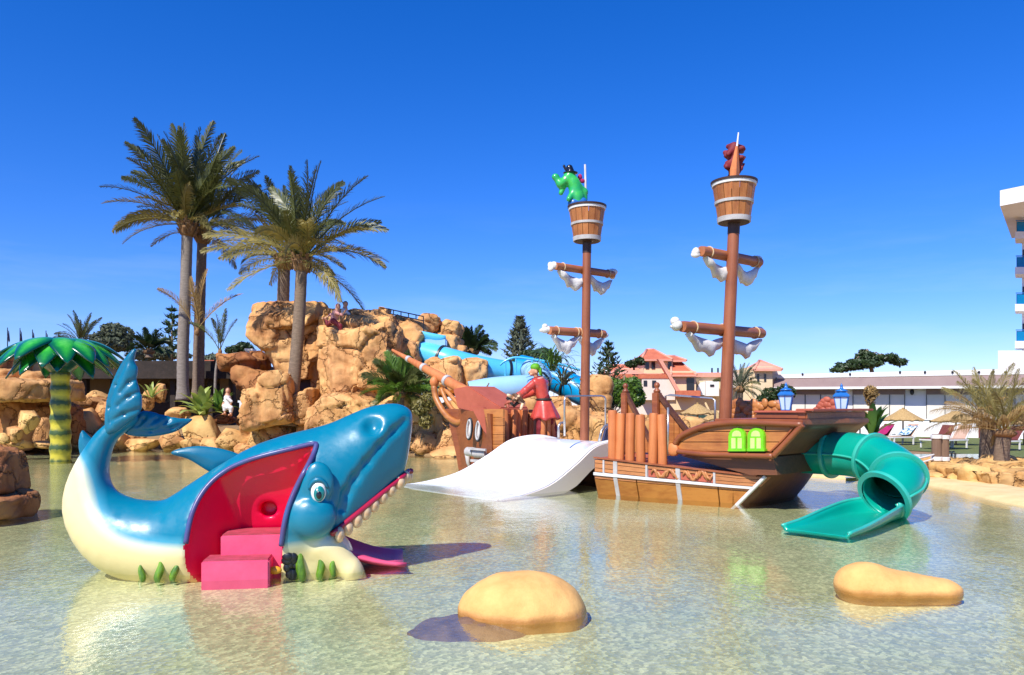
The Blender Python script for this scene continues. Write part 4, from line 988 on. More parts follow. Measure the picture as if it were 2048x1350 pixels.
g = MB(); g.prism([onS(x, y, 5.0) for x, y in ((1202, 884), (1208, 860), (1216, 852), (1221, 852), (1221, 884))], SD*.06); g.build('blue_panel', MAT['cloth_navy'], ship)

# ================================================================ white slide off the ship's side
ws = thing('wide_slide', 'wide white wave slide running from the ship deck into the water', 'water slide', tuple(W(1000, 985)))
prof = spline([(-3.5, -.05, 0), (-2.95, -.005, 0), (-2.2, .16, 0), (-1.5, .52, 0), (-.95, .86, 0), (-.5, .97, 0), (-.1, .98, 0), (.3, .90, 0)], 40)
g = MB(); rows = []; sec = [(-.05, .0), (.0, .045), (.06, .0), (.5, -.015), (1.6, -.02), (2.7, -.015), (3.14, .0), (3.2, .045), (3.25, .0)]
for q in prof:
    wob = 1.0
    lf = .85*max(0, (q[0]+3.5)/3.4)**1.2
    rows.append([S(1.92+a_+lf*(1-max(0, min(1, a_/3.2))), q[0]-.1*(a_/3.2), q[1]*(.98-.045*(a_/3.2))+b_) for a_, b_ in sec])
g.grid(rows); o = g.build('chute', MAT['white_slide'], ws, smooth=True, recalc=False); o.modifiers.new('s', 'SOLIDIFY').thickness = .03
for a_, nm in ((5.185, 'side_panel'), (1.88, 'side_panel')):
    top = [S(a_+(.85*max(0, (q[0]+3.5)/3.4)**1.2 if a_ < 3 else 0), q[0]-.1*(a_-1.92)/3.2, q[1]*(.98-.045*((a_-1.92)/3.2))+.0) for q in prof]; bot = []
    for i, q in enumerate(prof):
        dth = float(np.interp(q[0], [-3.55, -2.9, -2.2, -1.5, -.95, .3], [.02, .1, .28, .42, .40, .34])); bot.append(top[i]-V((0, 0, min(dth, top[i].z+.05))))
    g = MB(); n_ = len(prof); g.grid([top, bot]); o = g.build(nm, MAT['slide_shaded_side'], ws, recalc=False); o.modifiers.new('s', 'SOLIDIFY').thickness = .04

# ================================================================ teal tube slide off the stern
ts = thing('tube_slide', 'teal green enclosed tube slide curling from the stern into the water', 'water slide', tuple(W(1700, 1060)))
path = [S(8.3, .15, .86), S(9.0, .15, .85), S(9.5, .15, .85), S(10.0, .10, .85), S(10.5, -.06, .78), S(10.92, -.42, .61), S(11.04, -.82, .44), S(10.98, -1.08, .31)]
pt = [V(q) for q in spline(path, 57)]; RT = .375
def seg(i0, i1, nm, r=RT, mat='teal'):
    g = MB(); g.tube(pt[i0:i1+1], r, 32, caps=False); o = g.build(nm, MAT[mat], ts, smooth=True); md = o.modifiers.new('s', 'SOLIDIFY'); md.thickness = .03; md.offset = -1; return o
segs = [(0, 18), (18, 30), (30, 42), (42, 56)]
for i0, i1 in segs: sg3 = seg(i0, i1, 'tube_section')
for i in (18, 30, 42, 56):
    t_ = (pt[min(i+1, 56)]-pt[i-1]).normalized(); g = MB(); R_ = t_.to_track_quat('Z', 'Y').to_matrix()
    g.lathe([(RT-.02, -.03), (RT+.055, -.03), (RT+.06, 0), (RT+.055, .03), (RT-.02, .03)], 36, pt[i], R_, caps=False); g.build('flange', MAT['teal_rim'], ts, auto=40)
for i in (8, 36, 50):   # lengthwise seam
    pass
g = MB(); seam = []
for i in range(0, 57, 3):
    t_ = (pt[min(i+1, 56)]-pt[max(i-1, 0)]).normalized(); sd = t_.cross(V((0, 0, 1))).normalized(); seam.append(pt[i]-sd*-(RT+.012)*-1+V((0, 0, -.02)))
for sgn in (1, -1):
    sm = MB(); ss = []
    for i in range(0, 57, 2):
        t_ = (pt[min(i+1, 56)]-pt[max(i-1, 0)]).normalized(); sd = t_.cross(V((0, 0, 1))).normalized(); ss.append(pt[i]+sd*sgn*(RT+.012))
    sm.tube(ss, .02, 6); sm.build('seam_flange', MAT['teal_rim'], ts, smooth=True)
# open run-out
e0 = pt[-1]; td = (pt[-1]-pt[-3]).normalized()
cend = W(1628, 1066); ro = [V(q) for q in spline([e0, e0+td*.3+V((0, 0, .02)), (e0*.35+cend*.65)+V((0, 0, -.04)), cend+V((0, 0, .0))], 20)]
g = MB(); rows = []
for i, c in enumerate(ro):
    t = i/19; d = (ro[min(i+1, 19)]-ro[max(i-1, 0)]).normalized(); sd = d.cross(V((0, 0, 1))).normalized(); up = sd.cross(d)
    a1 = radians(78-14*min(1, t*1.3)+10*sin(pi*t)); r_ = RT*(1+.15*t); cz = c+V((0, 0, (RT*.62*t)*1.0))
    rows.append([cz+sd*sin(a)*r_*(1+.18*t)-up*cos(a)*r_ for a in np.linspace(-a1, a1, 15)])
    for q in rows[-1]: q.z = max(q.z, .03-.05*t)
g.grid(rows); o = g.build('run_out', MAT['teal'], ts, smooth=True, recalc=False); md = o.modifiers.new('s', 'SOLIDIFY'); md.thickness = .04; md.offset = 0
for k in (0, -1):
    g = MB(); g.tube([r_[k] for r_ in rows[3:]], .026, 8); g.build('rolled_edge', MAT['teal_rim'], ts, smooth=True)

# ================================================================ rocks
def rock_obj(name, blocks, h, mat, parent=None, disp=.16, crack=.06, f=.9, cf=.7, k=.05, seed=0, cuts=(), zmin=None):
    """blocks: (x0, x1, ytop, ybot, Yfront, depth, round, tilt) boxes in the photo's pixels at their own depth"""
    bs = []
    for (x0, x1, y0, y1, Yf, dp, r, tl) in blocks:
        Ym = Yf+dp*.3; c = P((x0+x1)/2, (y0+y1)/2, Ym); c.y = Yf+dp/2
        bs.append((c, (m_at(x1-x0, Ym)/2, dp/2, m_at(y1-y0, Ym)/2), r, tl))
    lo_ = [min(b[0][i]-b[1][i]*1.25 for b in bs)-.3 for i in range(3)]; hi_ = [max(b[0][i]+b[1][i]*1.25 for b in bs)+.3 for i in range(3)]
    if zmin is not None: lo_[2] = zmin
    G_ = sgrid(lo_, hi_, h); d = None
    for c, b, r, tl in bs:
        e = sd_box(G_, c, b, min(r*.35, min(b)*.5), Matrix.Rotation(radians(tl), 3, 'Y'))
        rq = np.random.RandomState(seed*31+int(abs(c.x)*10)+int(c.z*7))
        for _ in range(9):   # knock corners off so that faces are flat and edges crisp
            nv = rq.normal(size=3); nv[1] = -abs(nv[1])*.9; nv /= np.linalg.norm(nv); sup = abs(nv[0])*b[0]+abs(nv[1])*b[1]+abs(nv[2])*b[2]; dd = sup*rq.uniform(.66, .88)
            e = smax(e, (G_[0]-c[0])*nv[0]+(G_[1]-c[1])*nv[1]+(G_[2]-c[2])*nv[2]-dd, .05)
        d = e if d is None else smin(d, e, k)
    for (x0, x1, y0, y1, Yf, dp) in cuts:
        c = P((x0+x1)/2, (y0+y1)/2, Yf); c.y = Yf+dp/2; d = smax(d, -sd_box(G_, c, (m_at(x1-x0, Yf)/2, dp/2, m_at(y1-y0, Yf)/2), .08), .1)
    v, fq = nets(d, lo_, h); n = vnormals(v, fq)
    warp = np.stack([fbm(v, .8, 2, seed+11), fbm(v, .8, 2, seed+12), fbm(v, .8, 2, seed+13)], 1)*.35
    d1, d2, cid = worley(v*np.array([1, 1, 1.15])+warp, cf, seed+5)
    e1, e2, c2_ = worley(v*np.array([1, 1, 1.6])+warp*.8, cf*2.6, seed+9)
    rid = 1-np.abs(fbm(v, f*1.7, 4, seed+3))
    dis = fbm(v, f, 5, seed)*disp*.45+(cid-.5)*disp*1.3+(c2_-.5)*disp*.35+(rid-.6)*disp*.35-crack*1.2*np.exp(-((d2-d1)/.035)**2)-crack*.35*np.exp(-((e2-e1)/.05)**2)
    return npobj(name, v+n*dis[:, None], fq, mat, parent)
# rounded, uneven stone shapes shared by the borders
def stone_mesh(seed, flat=.75, n=10, sq=.55):
    vs = []; ids = {}; fs = []
    def vid(p):
        q = tuple(round(c, 4) for c in p)
        if q not in ids: ids[q] = len(vs); vs.append(p)
        return ids[q]
    L_ = [-1+2*i/n for i in range(n+1)]
    for ax in range(3):
        for sg_ in (-1, 1):
            for i in range(n):
                for j in range(n):
                    q = []
                    for a, b in ((i, j), (i+1, j), (i+1, j+1), (i, j+1)):
                        p = [0, 0, 0]; p[ax] = sg_; p[(ax+1) % 3] = L_[a]; p[(ax+2) % 3] = L_[b]; q.append(vid(tuple(p)))
                    fs.append(q if sg_ > 0 else q[::-1])
    v = np.array(vs, float); nn = v/np.linalg.norm(v, axis=1)[:, None]; v = v*sq+nn*(1-sq)*1.1
    v = v*(1+.22*fbm(v+seed*7.3, .8, 3, seed)[:, None])*(1+.16*(worley(v+seed*3.1, 1.1, seed)[2]-.5)[:, None])
    rq = np.random.RandomState(seed+50)
    for _ in range(12):
        nv = rq.normal(size=3); nv /= np.linalg.norm(nv); ex = np.maximum(v@nv-rq.uniform(.62, .85), 0); v = v-ex[:, None]*nv*.92
    v += .02*fbm(v+seed, 3.5, 3, seed)[:, None]*v
    v /= np.abs(v).max(0)
    return npmesh('stone', v*.5, fs)
STONES = [stone_mesh(i, sq=.3+.06*(i % 5)) for i in range(9)]
rs = random.Random(42)
def stone(parent, x0, x1, y0, y1, Y, mat='rock', dp=.8, k=None, rz=None, name='stone', zfloor=None):
    c = P((x0+x1)/2, (y0+y1)/2, Y); w = m_at(x1-x0, Y); hh = m_at(y1-y0, Y)
    if zfloor is not None:
        top = c.z+hh/2; hh = top-zfloor; c.z = zfloor+hh/2
    me = STONES[rs.randrange(9) if k is None else k]
    key = me.name+mat
    if key not in STM:
        m2 = me.copy(); m2.materials.clear(); m2.materials.append(MAT[mat]); STM[key] = m2
    return link(name, STM[key], parent, None, c, (rs.uniform(-.12, .12), rs.uniform(-.12, .12), rs.choice([0, pi])+rs.uniform(-.25, .25) if rz is None else rz), (w*1.02, max(w*dp, hh*.6), hh*1.04))
STM = {}
# ---- the mountain with the water chutes
mt = thing('rock_mountain', 'tall sandstone coloured artificial rock mountain with cave and ledges', 'rock mountain', tuple(P(680, 880, 29)))
rock_obj('overhang', [(508, 575, 612, 700, 30.7, 3.0, .3, 4), (530, 640, 606, 660, 30.5, 4, .3, 0), (545, 640, 640, 760, 30.9, 3.4, .3, -3), (560, 600, 690, 800, 31.2, 3, .3, 0)], .07, MAT['rock'], mt, seed=1)
rock_obj('main_face', [(640, 800, 655, 860, 28.2, 4.5, .35, 2), (600, 650, 655, 730, 30.6, 3, .3, 0), (650, 790, 640, 690, 28.8, 4.5, .4, 3), (785, 832, 668, 800, 29.2, 3.5, .45, 5), (690, 790, 650, 800, 27.9, 3, .4, -4), (655, 720, 720, 870, 28.0, 3, .4, 0)], .062, MAT['rock'], mt, seed=2, disp=.2, crack=.11, cf=.55)
rock_obj('summit', [(645, 720, 624, 668, 30.0, 2.4, .35, 6), (705, 760, 618, 668, 29.6, 2.6, .3, -6), (750, 790, 625, 665, 29.4, 2.2, .3, 8), (755, 778, 612, 640, 29.8, 1.4, .3, 0), (775, 852, 640, 700, 30.2, 2.6, .5, 16), (840, 880, 632, 665, 31, 2.4, .35, 12), (880, 915, 640, 690, 31.2, 2, .3, 20)], .06, MAT['rock'], mt, seed=3, disp=.14)
rock_obj('chute_shoulder', [(868, 925, 668, 712, 30.8, 2, .4, 14), (905, 932, 690, 715, 30.8, 1.6, .3, 10), (850, 925, 716, 790, 29.0, 2.2, .5, -8), (918, 972, 718, 780, 29.2, 2.2, .4, 6)], .06, MAT['rock'], mt, seed=4, disp=.14)
rock_obj('foot', [(640, 790, 790, 905, 27.0, 3, .6, 0), (610, 700, 810, 890, 26.9, 2, .5, -6), (740, 870, 790, 880, 27.4, 3, .7, 5), (830, 940, 800, 905, 27.0, 3, .6, -4), (470, 610, 845, 880, 28.8, 3, .4, 0)], .07, MAT['rock'], mt, seed=5, disp=.2)
rock_obj('leaning_boulder', [(486, 540, 775, 856, 27.8, 1.8, .45, -10), (520, 575, 748, 850, 27.9, 1.8, .45, -14), (550, 585, 738, 845, 28.2, 1.6, .3, -6)], .06, MAT['rock'], mt, seed=6, disp=.13)
rock_obj('cave_wall', [(595, 645, 690, 745, 31.3, 1.6, .2, 0), (590, 628, 776, 850, 28.6, 1.2, .15, 0), (622, 646, 700, 860, 31.3, 1.2, .2, 0)], .075, MAT['rock'], mt, seed=7, disp=.07)
g = MB(); g.box(P(610, 765, 32), (1.3, .6, 1.6)); g.build('cave_shade_box', MAT['dark_paint'], mt)  # solid dark box standing in for the shade inside the cave
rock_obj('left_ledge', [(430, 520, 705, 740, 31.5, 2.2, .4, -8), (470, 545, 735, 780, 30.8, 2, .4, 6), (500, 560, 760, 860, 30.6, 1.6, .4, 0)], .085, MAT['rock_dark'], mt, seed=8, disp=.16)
# dark railing on the summit
rl = thing('summit_railing', 'thin dark metal railing on the top of the rock mountain', 'railing', tuple(P(810, 640, 30.4)))
A, B = P(772, 617, 30.4), P(847, 633, 30.4)
for dz in (0, -.17): g = MB(); g.tube([A+V((0, 0, dz)), B+V((0, 0, dz))], .022, 6); g.build('rail', MAT['black_metal'], rl)
for k in range(6): c = A+(B-A)*k/5; g = MB(); g.tube([c, c+V((0, 0, -.17 if 0 < k < 5 else -.6))], .02, 6); g.build('baluster', MAT['black_metal'], rl)
# ---- blue chutes
def chute(name, label, pts, r, mat, rings, loc, n=44, openfrom=None, caps=False):
    t = thing(name, label, 'water slide', loc); pp = [V(q) for q in spline(pts, n)]
    g = MB(); g.tube(pp, r, 22, caps=caps); o = g.build('tube', MAT[mat], t, smooth=True); md = o.modifiers.new('s', 'SOLIDIFY'); md.thickness = .04
    for f_ in rings:
        i = int(f_*(n-1)); d = (pp[min(i+1, n-1)]-pp[max(i-1, 0)]).normalized(); R_ = d.to_track_quat('Z', 'Y').to_matrix(); rr_ = r if not hasattr(r, '__len__') else r[i]
        g = MB(); g.lathe([(rr_-.01, -.05), (rr_+.05, -.045), (rr_+.05, .045), (rr_-.01, .05)], 26, pp[i], R_, caps=False); g.build('joint_ring', MAT['black_metal'], t, auto=40)
    return t, pp
chute('tube_slide', 'bright sky blue water chute coming down off the rock mountain top', [P(815, 698, 31), P(850, 708, 30.6), (P(900, 722, 30.2)), P(950, 735, 30.4), P(1005, 745, 30.8), P(1055, 752, 31), P(1085, 760, 30.5)], .50, 'slide_blue', (.28, .72), tuple(P(940, 760, 30)))
chute('tube_slide', 'pale weathered blue chute bend lowest behind the red coated pirate', [P(1062, 738, 30.4), P(1080, 758, 29.6), P(1068, 772, 28.8), P(1030, 776, 28.4), P(985, 780, 28.2), P(940, 788, 28.1)], .47, 'slide_pale', (.34,), tuple(P(1000, 800, 28)))
chute('tube_slide', 'deep blue chute passing behind the drooping plants beside the fore mast', [P(1040, 735, 33), P(1080, 745, 32.5), P(1120, 762, 32), P(1165, 785, 31.5), P(1200, 800, 31)], .55, 'slide_deep', (.2, .6), tuple(P(1130, 810, 32)))
tb = thing('slide_entry', 'open blue half pipe slide entry on top of the rock mountain', 'water slide', tuple(P(870, 700, 30.6)))
g = MB(); rows = []
for k in range(9):
    t = k/8; c = P(842+52*t, 664+10*t, 30.9)+V((0, -.5*0, 0)); rows.append([c+V((0, cos(a)*.55, -sin(a)*(.30+.35*sin(pi*t)))) for a in np.linspace(0, pi, 10)])
g.grid(rows); o = g.build('half_pipe', MAT['slide_blue'], tb, smooth=True); o.modifiers.new('s', 'SOLIDIFY').thickness = .05
g = MB(); g.box(P(872, 690, 30.7), (.9, .6, .5)); g.build('outlet', MAT['slide_pale'], tb, bevel=.05)
# curved top rail of the open chute
cr = thing('chute_railing', 'light blue curved guard rail over the chute bend', 'railing', tuple(P(1040, 760, 30)))
pp = [V(q) for q in spline([P(1000, 730, 29.9), P(1010, 722, 29.9), P(1030, 715, 29.9), P(1060, 718, 29.9), P(1110, 726, 29.9), P(1160, 740, 29.9)], 30)]
g = MB(); g.tube(pp, .045, 8); g.build('rail', MAT['slide_blue'], cr, smooth=True)
for i in (6, 12, 18, 24): g = MB(); g.tube([pp[i], pp[i]+V((0, 0, -.6))], .035, 6); g.build('baluster', MAT['slide_blue'], cr)

# ---- stones round the far rim of the pool
rb = thing('rock_border', 'tan stone border wall along the far pool edge below the mountain', 'rock wall', tuple(W(500, 897)))
for (x0, x1, y0, y1, Y, m_) in [(128, 200, 868, 899, 30.2, 'rock'), (196, 262, 862, 900, 30.0, 'rock'), (255, 318, 870, 900, 29.8, 'rock'), (312, 368, 868, 900, 29.6, 'rock'),
    (362, 405, 870, 901, 29.4, 'rock_pale'), (400, 440, 872, 901, 29.3, 'rock'), (436, 500, 858, 898, 29.2, 'rock_pale'), (497, 545, 850, 902, 29.0, 'rock_pale'), (470, 520, 884, 904, 28.9, 'rock'), (540, 610, 866, 898, 29.0, 'rock'), (552, 610, 886, 906, 28.6, 'rock'), (605, 665, 868, 906, 28.4, 'rock'), (658, 720, 872, 908, 28.0, 'rock'), (715, 775, 866, 910, 27.6, 'rock'), (768, 830, 862, 914, 27.0, 'rock_pale'), (825, 880, 862, 915, 26.6, 'rock'), (872, 935, 856, 916, 26.4, 'rock'), (760, 800, 888, 915, 26.4, 'rock'), (850, 935, 892, 917, 26.0, 'rock')]:
    stone(rb, x0-4, x1+4, y0, y1, Y, m_, .7, zfloor=-.1)
for (x0, x1, y0, y1, Y, m_) in [(140, 205, 812, 870, 30.8, 'rock'), (192, 232, 800, 845, 31.4, 'rock'), (176, 220, 780, 815, 32.4, 'rock_pale'), (150, 215, 788, 822, 32, 'rock'), (283, 312, 772, 822, 31, 'rock'), (302, 330, 764, 806, 31.4, 'rock'), (318, 382, 812, 846, 30.6, 'rock'), (360, 440, 826, 878, 30.0, 'rock_pale'), (245, 300, 835, 872, 30.6, 'rock'), (590, 640, 835, 872, 29.4, 'rock'), (640, 700, 842, 878, 28.8, 'rock'), (430, 475, 828, 850, 31, 'rock_dark'), (465, 500, 832, 852, 30.8, 'rock_dark'), (330, 362, 845, 872, 30.4, 'rock'), (205, 250, 828, 868, 30.8, 'rock')]:
    stone(rb, x0-3, x1+3, y0, y1, Y, m_, .8, zfloor=.05 if y1 > 860 else None)
# ---- mushroom-shaped ledge and boulders at the far left
lf = thing('rock_ledge', 'layered overhanging tan rock ledge at the left edge behind the painted palm', 'rock formation', tuple(W(50, 897)))
rock_obj('ledge', [(-60, 108, 758, 802, 26.2, 3.2, .5, 0), (-60, 60, 740, 762, 27, 2.6, .3, 0), (50, 104, 744, 764, 27.2, 2, .25, 4), (-60, 30, 705, 745, 27.4, 2, .4, 0)], .07, MAT['rock'], lf, seed=21, disp=.1, crack=.05)
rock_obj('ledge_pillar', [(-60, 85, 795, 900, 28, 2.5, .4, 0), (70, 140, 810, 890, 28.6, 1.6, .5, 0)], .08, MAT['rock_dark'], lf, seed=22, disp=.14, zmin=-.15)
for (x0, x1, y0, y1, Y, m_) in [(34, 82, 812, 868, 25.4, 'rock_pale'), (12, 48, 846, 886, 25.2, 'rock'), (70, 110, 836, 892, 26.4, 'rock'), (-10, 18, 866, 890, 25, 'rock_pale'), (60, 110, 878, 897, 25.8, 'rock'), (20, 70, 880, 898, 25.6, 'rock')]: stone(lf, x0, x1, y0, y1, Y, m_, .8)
# ---- dark reddish rock island at the left edge of the frame
li = thing('rock_island', 'dark red-brown rock on a flat slab in the water at the left edge', 'rock', tuple(W(20, 1035)))
rock_obj('boulder', [(-110, 8, 905, 1000, 11.2, 1.0, .3, -8), (-110, -8, 893, 950, 11.3, .9, .25, 6)], .035, MAT['rock_dark'], li, seed=31, disp=.07, crack=.03, f=2, cf=1.8, k=.05)
rock_obj('slab', [(-110, 16, 988, 1042, 10.9, 1.1, .12, 0)], .035, MAT['rock_dark'], li, seed=32, disp=.04, crack=.02, f=2, cf=1.6, zmin=-.17)
# ---- two smooth rocks in the foreground water
def smooth_rock(name, label, prims, mat, h=.018, seed=0, loc=None, disp=.02):
    t = thing(name, label, 'rock', loc); lo_ = [min(c[i]-r[i] for c, r in prims)-.08 for i in range(3)]; hi_ = [max(c[i]+r[i] for c, r in prims)+.08 for i in range(3)]; lo_[2] = -.17
    G_ = sgrid(lo_, hi_, h); d = None
    for c, r in prims: e = sd_ell(G_, c, r); d = e if d is None else smin(d, e, .12)
    v, f_ = nets(d, lo_, h); n = vnormals(v, f_); v = v+n*(fbm(v, 2.2, 4, seed)*disp)[:, None]
    npobj('stone', v, f_, MAT[mat], t); return t
c = W(1040, 1222)
smooth_rock('pool_rock', 'smooth domed sandy orange rock in the foreground water, nearest the middle', [((c.x-.02, c.y, .0), (.46, .38, .28)), ((c.x-.05, c.y+.05, .06), (.30, .28, .245)), ((c.x+.16, c.y+.05, .03), (.32, .28, .24)), ((c.x+.32, c.y-.02, -.08), (.20, .26, .19))], 'rock_smooth', seed=5, loc=tuple(c))
c2 = W(925, 1246, -.03)
smooth_rock('sunken_rock', 'dark submerged stone beside the smooth domed rock', [((c2.x-.02, c2.y, -.11), (.42, .30, .10)), ((c2.x+.22, c2.y-.08, -.12), (.32, .24, .10)), ((c2.x-.2, c2.y-.1, -.12), (.24, .2, .09))], 'rock_wet', seed=8, loc=tuple(c2), disp=.05)
c = W(1790, 1185)
smooth_rock('pool_rock', 'low smooth sandy rock with a raised left end in the right foreground water', [((c.x-.26, c.y+.05, .05), (.24, .24, .21)), ((c.x-.05, c.y+.02, .04), (.34, .24, .16)), ((c.x+.18, c.y, .02), (.38, .22, .12)), ((c.x+.38, c.y, .0), (.20, .17, .11))], 'rock_smooth', seed=6, loc=tuple(c))
# ---- low rocks of the right shore
rr_ = thing('shore_rocks', 'low tan rock shelf on the right shore round the two small palms', 'rock formation', tuple(W(1960, 985)))
rock_obj('shelf', [(1925, 2120, 938, 992, 15.6, 2.6, .28, 2), (1850, 1960, 922, 960, 17.6, 2.2, .25, 0), (1950, 2050, 925, 960, 17.2, 2.4, .25, 3), (2020, 2130, 925, 970, 16.4, 2.4, .3, -3)], .05, MAT['rock_pale'], rr_, seed=41, disp=.09, crack=.05, f=1.4, cf=1.2, zmin=-.02)
for (x0, x1, y0, y1, Y) in [(1700, 1760, 940, 958, 18.3), (1752, 1840, 938, 960, 18), (1838, 1890, 942, 966, 17.4), (1884, 1935, 946, 972, 16.9), (2030, 2070, 912, 932, 19)]: stone(rr_, x0, x1, y0, y1, Y, 'rock_pale', .8, zfloor=-.02)
# ---- rock wall behind the ship, seen between its masts
rw = thing('rock_bank', 'terraced tan rock bank seen behind the ship deck between the masts', 'rock wall', tuple(P(1170, 880, 26)))
rock_obj('bank', [(1085, 1180, 815, 905, 25.5, 2.5, .5, 0), (1150, 1250, 832, 905, 25, 2.5, .5, 3), (1090, 1140, 795, 850, 26, 2, .4, 0), (1165, 1215, 755, 850, 28, 2, .4, 3), (930, 1100, 790, 910, 27.5, 2.5, .6, 0), (1240, 1420, 835, 905, 24.5, 2.5, .5, 0)], .09, MAT['rock'], rw, seed=51, disp=.18)

# ================================================================ palms
def frond_mesh(theta, L, droop, seed, nl=60, wl_=.21, width=.042, vee=.55, hang=.3, roll=0.0):
    """one feather leaf: stalk at the origin, running along +X, rising at theta and bending down"""
    r = random.Random(seed); g = MB(); n = 22; pts = []; x = z = 0.0; ang = theta
    for i in range(n+1):
        pts.append(V((x, .04*L*sin(i/n*3+seed), z))); ang = theta-droop*(i/n)**1.3; x += L/n*cos(ang); z += L/n*sin(ang)
    g.tube(pts[::3]+[pts[-1]], [.035*L/4*(1-.85*i/8)+.004 for i in range(len(pts[::3])+1)], 5, caps=False)
    for i in range(nl):
        u = .16+.84*i/(nl-1); k = u*n; a = min(int(k), n-1); p = pts[a].lerp(pts[a+1], k-a); t = (pts[a+1]-pts[a]).normalized()
        side = V((0, 1, 0)); up = t.cross(side)*-1
        if up.z < 0: up = -up
        Rm = Matrix.Rotation(roll*(.4+.9*u), 3, t); side = Rm @ side; up = Rm @ up
        ln_ = L*wl_*(sin(pi*min(1, (u*.93+.07)))**.55)*(1-.25*u)*r.uniform(.85, 1.1)+.03
        for sg_ in (-1, 1):
            if r.random() < .04: continue
            out = (t*(1.15+.6*u+r.uniform(-.12, .12))+side*sg_*r.uniform(.8, 1.1)+up*(vee+r.uniform(-.4, .35))).normalized()
            p2 = p+out*ln_*.55+V((0, 0, -hang*ln_*.12)); p3 = p+out*ln_+V((0, 0, -hang*ln_*r.uniform(.5, 1.1)))
            w = width*L/4*r.uniform(.8, 1.2); wd = (out.cross(up)).normalized()*w*.5
            g.add([p-wd*.6, p+wd*.6, p2+wd, p2-wd, p3], [(0, 1, 2, 3), (3, 2, 4)])
    return g.mesh('frond', recalc=False)
FR = {}
def fronds_for(L, key, mats, **kw):
    if key in FR: return FR[key]
    out = []
    for i, (th, dr) in enumerate(((84, 18), (72, 30), (60, 38), (46, 46), (30, 52), (13, 52), (-12, 46), (-45, 28))):
        vv = []
        for w_ in range(3):
            me = frond_mesh(radians(th), L*((1, .98, .92, .84, .78, .72, .68, .6)[i] if key == 'tall' else (1 if th > -10 else .85)), radians(dr*(.8+.25*w_)), i*3+w_*17+len(key), roll=(-.9, .1, 1.0)[w_], **kw); me.materials.append(MAT[mats[min(len(mats)-1, i*len(mats)//8)]]); vv.append(me)
        out.append(vv)
    FR[key] = out; return out
def palm(label, pts, r0, r1, L, key, mats, counts, bark='bark', group=None, boots=True, seed=0, name='palm_tree', head=.5, **kw):
    r = random.Random(seed); base = V(pts[0]); t = thing(name, label, 'palm tree', tuple(base), group)
    pp = [V(q) for q in spline(pts, 40)]; g = MB(); rad = []
    for i in range(40):
        u = i/39; rr_ = r0+(r1-r0)*u+(.25*r0*max(0, 1-u*9)); rad.append(rr_*(1+.035*(i % 2)))
    g.tube(pp, rad, 14); g.build('trunk', MAT[bark], t, smooth=True)
    top = pp[-1]; g = MB(); d = (pp[-1]-pp[-3]).normalized()
    g.lathe([(r1*.9, -head*1.3), (r1*1.5, -head*.9), (r1*1.7, -head*.4), (r1*1.4, 0), (r1*.8, head*.35), (.02, head*.6)], 14, top); 
    cr = g.build('crown', MAT['boots'], t, smooth=True)
    if boots:
        for k in range(26):
            a = k*2.4; z = -head*1.2+head*1.2*k/26; q = top+V((cos(a)*r1*1.25, sin(a)*r1*1.25, z)); g = MB()
            g.beam(q, q+V((cos(a)*.16, sin(a)*.16, .28)), .13, .05); g.build('leaf_base', MAT['boots'], cr)
    fm_ = fronds_for(L, key, mats, **kw); tot = 0
    for i, c in enumerate(counts):
        for k in range(c):
            a = tot*2.39996+r.uniform(-.25, .25); tot += 1
            sc_ = r.uniform(.82, 1.08)
            link('frond', r.choice(fm_[i]), cr, None, top+V((cos(a)*r1*.5, sin(a)*r1*.5, head*(.25-.08*i))), (r.uniform(-.10, .10), r.uniform(-.12, .12), a), (sc_, sc_, sc_))
    return t
GP = ['frond', 'frond', 'frond', 'frond', 'frond_gold', 'frond_gold', 'frond_gold', 'frond_dry']  # lower rings carry the sunlit gold in their colour
palm('tall palm with full crown, leftmost of the pair left of the rock mountain', [P(366, 800, 34), P(366, 700, 34), P(371, 580, 34), P(375, 446, 34)], .25, .225, 4.4, 'tall', GP, (5, 8, 9, 8, 6, 4, 2, 0), 'bark_grey', seed=1)
palm('slimmer tall palm right of its twin, left of the rock mountain', [P(396, 800, 35), P(398, 690, 35), P(401, 580, 35), P(405, 462, 35)], .26, .20, 4.4, 'tall', GP, (4, 6, 7, 7, 5, 3, 1, 0), 'bark', seed=2)
palm('leaning palm rooted at the pool edge in front of the rock mountain', [P(578, 852, 29.0), P(588, 760, 29.2), P(598, 640, 29.4), P(604, 515, 29.6)], .25, .21, 3.7, 'mid', GP, (3, 5, 7, 8, 8, 6, 3, 0), 'bark', seed=3)
palm('palm rising behind the rock mountain, beside the leaning palm', [P(562, 700, 33.5), P(566, 610, 33.5), P(569, 512, 33.5)], .27, .25, 3.6, 'mid2', GP, (2, 3, 4, 6, 7, 6, 2, 0), 'bark', seed=4)
GR = ['frond_gold', 'frond_gold', 'frond_gold', 'frond_dry', 'frond_dry', 'frond_dry', 'frond_dry', 'frond_dry']
palm('small shaggy palm on the right shore, the left one of two', [P(1974, 940, 19.5), P(1975, 890, 19.5), P(1978, 845, 19.5)], .19, .17, 1.55, 'low', GR, (3, 4, 5, 5, 5, 3, 0, 0), 'bark', seed=5, head=.12, boots=False, wl_=.28, width=.03, hang=1.0)
palm('small shaggy palm on the right shore, nearest the right frame edge', [P(2002, 955, 18), P(2004, 900, 18), P(2010, 862, 18)], .17, .15, 1.4, 'low2', GR, (3, 4, 5, 5, 5, 3, 0, 0), 'bark', seed=6, head=.12, boots=False, wl_=.28, width=.03, hang=1.0)
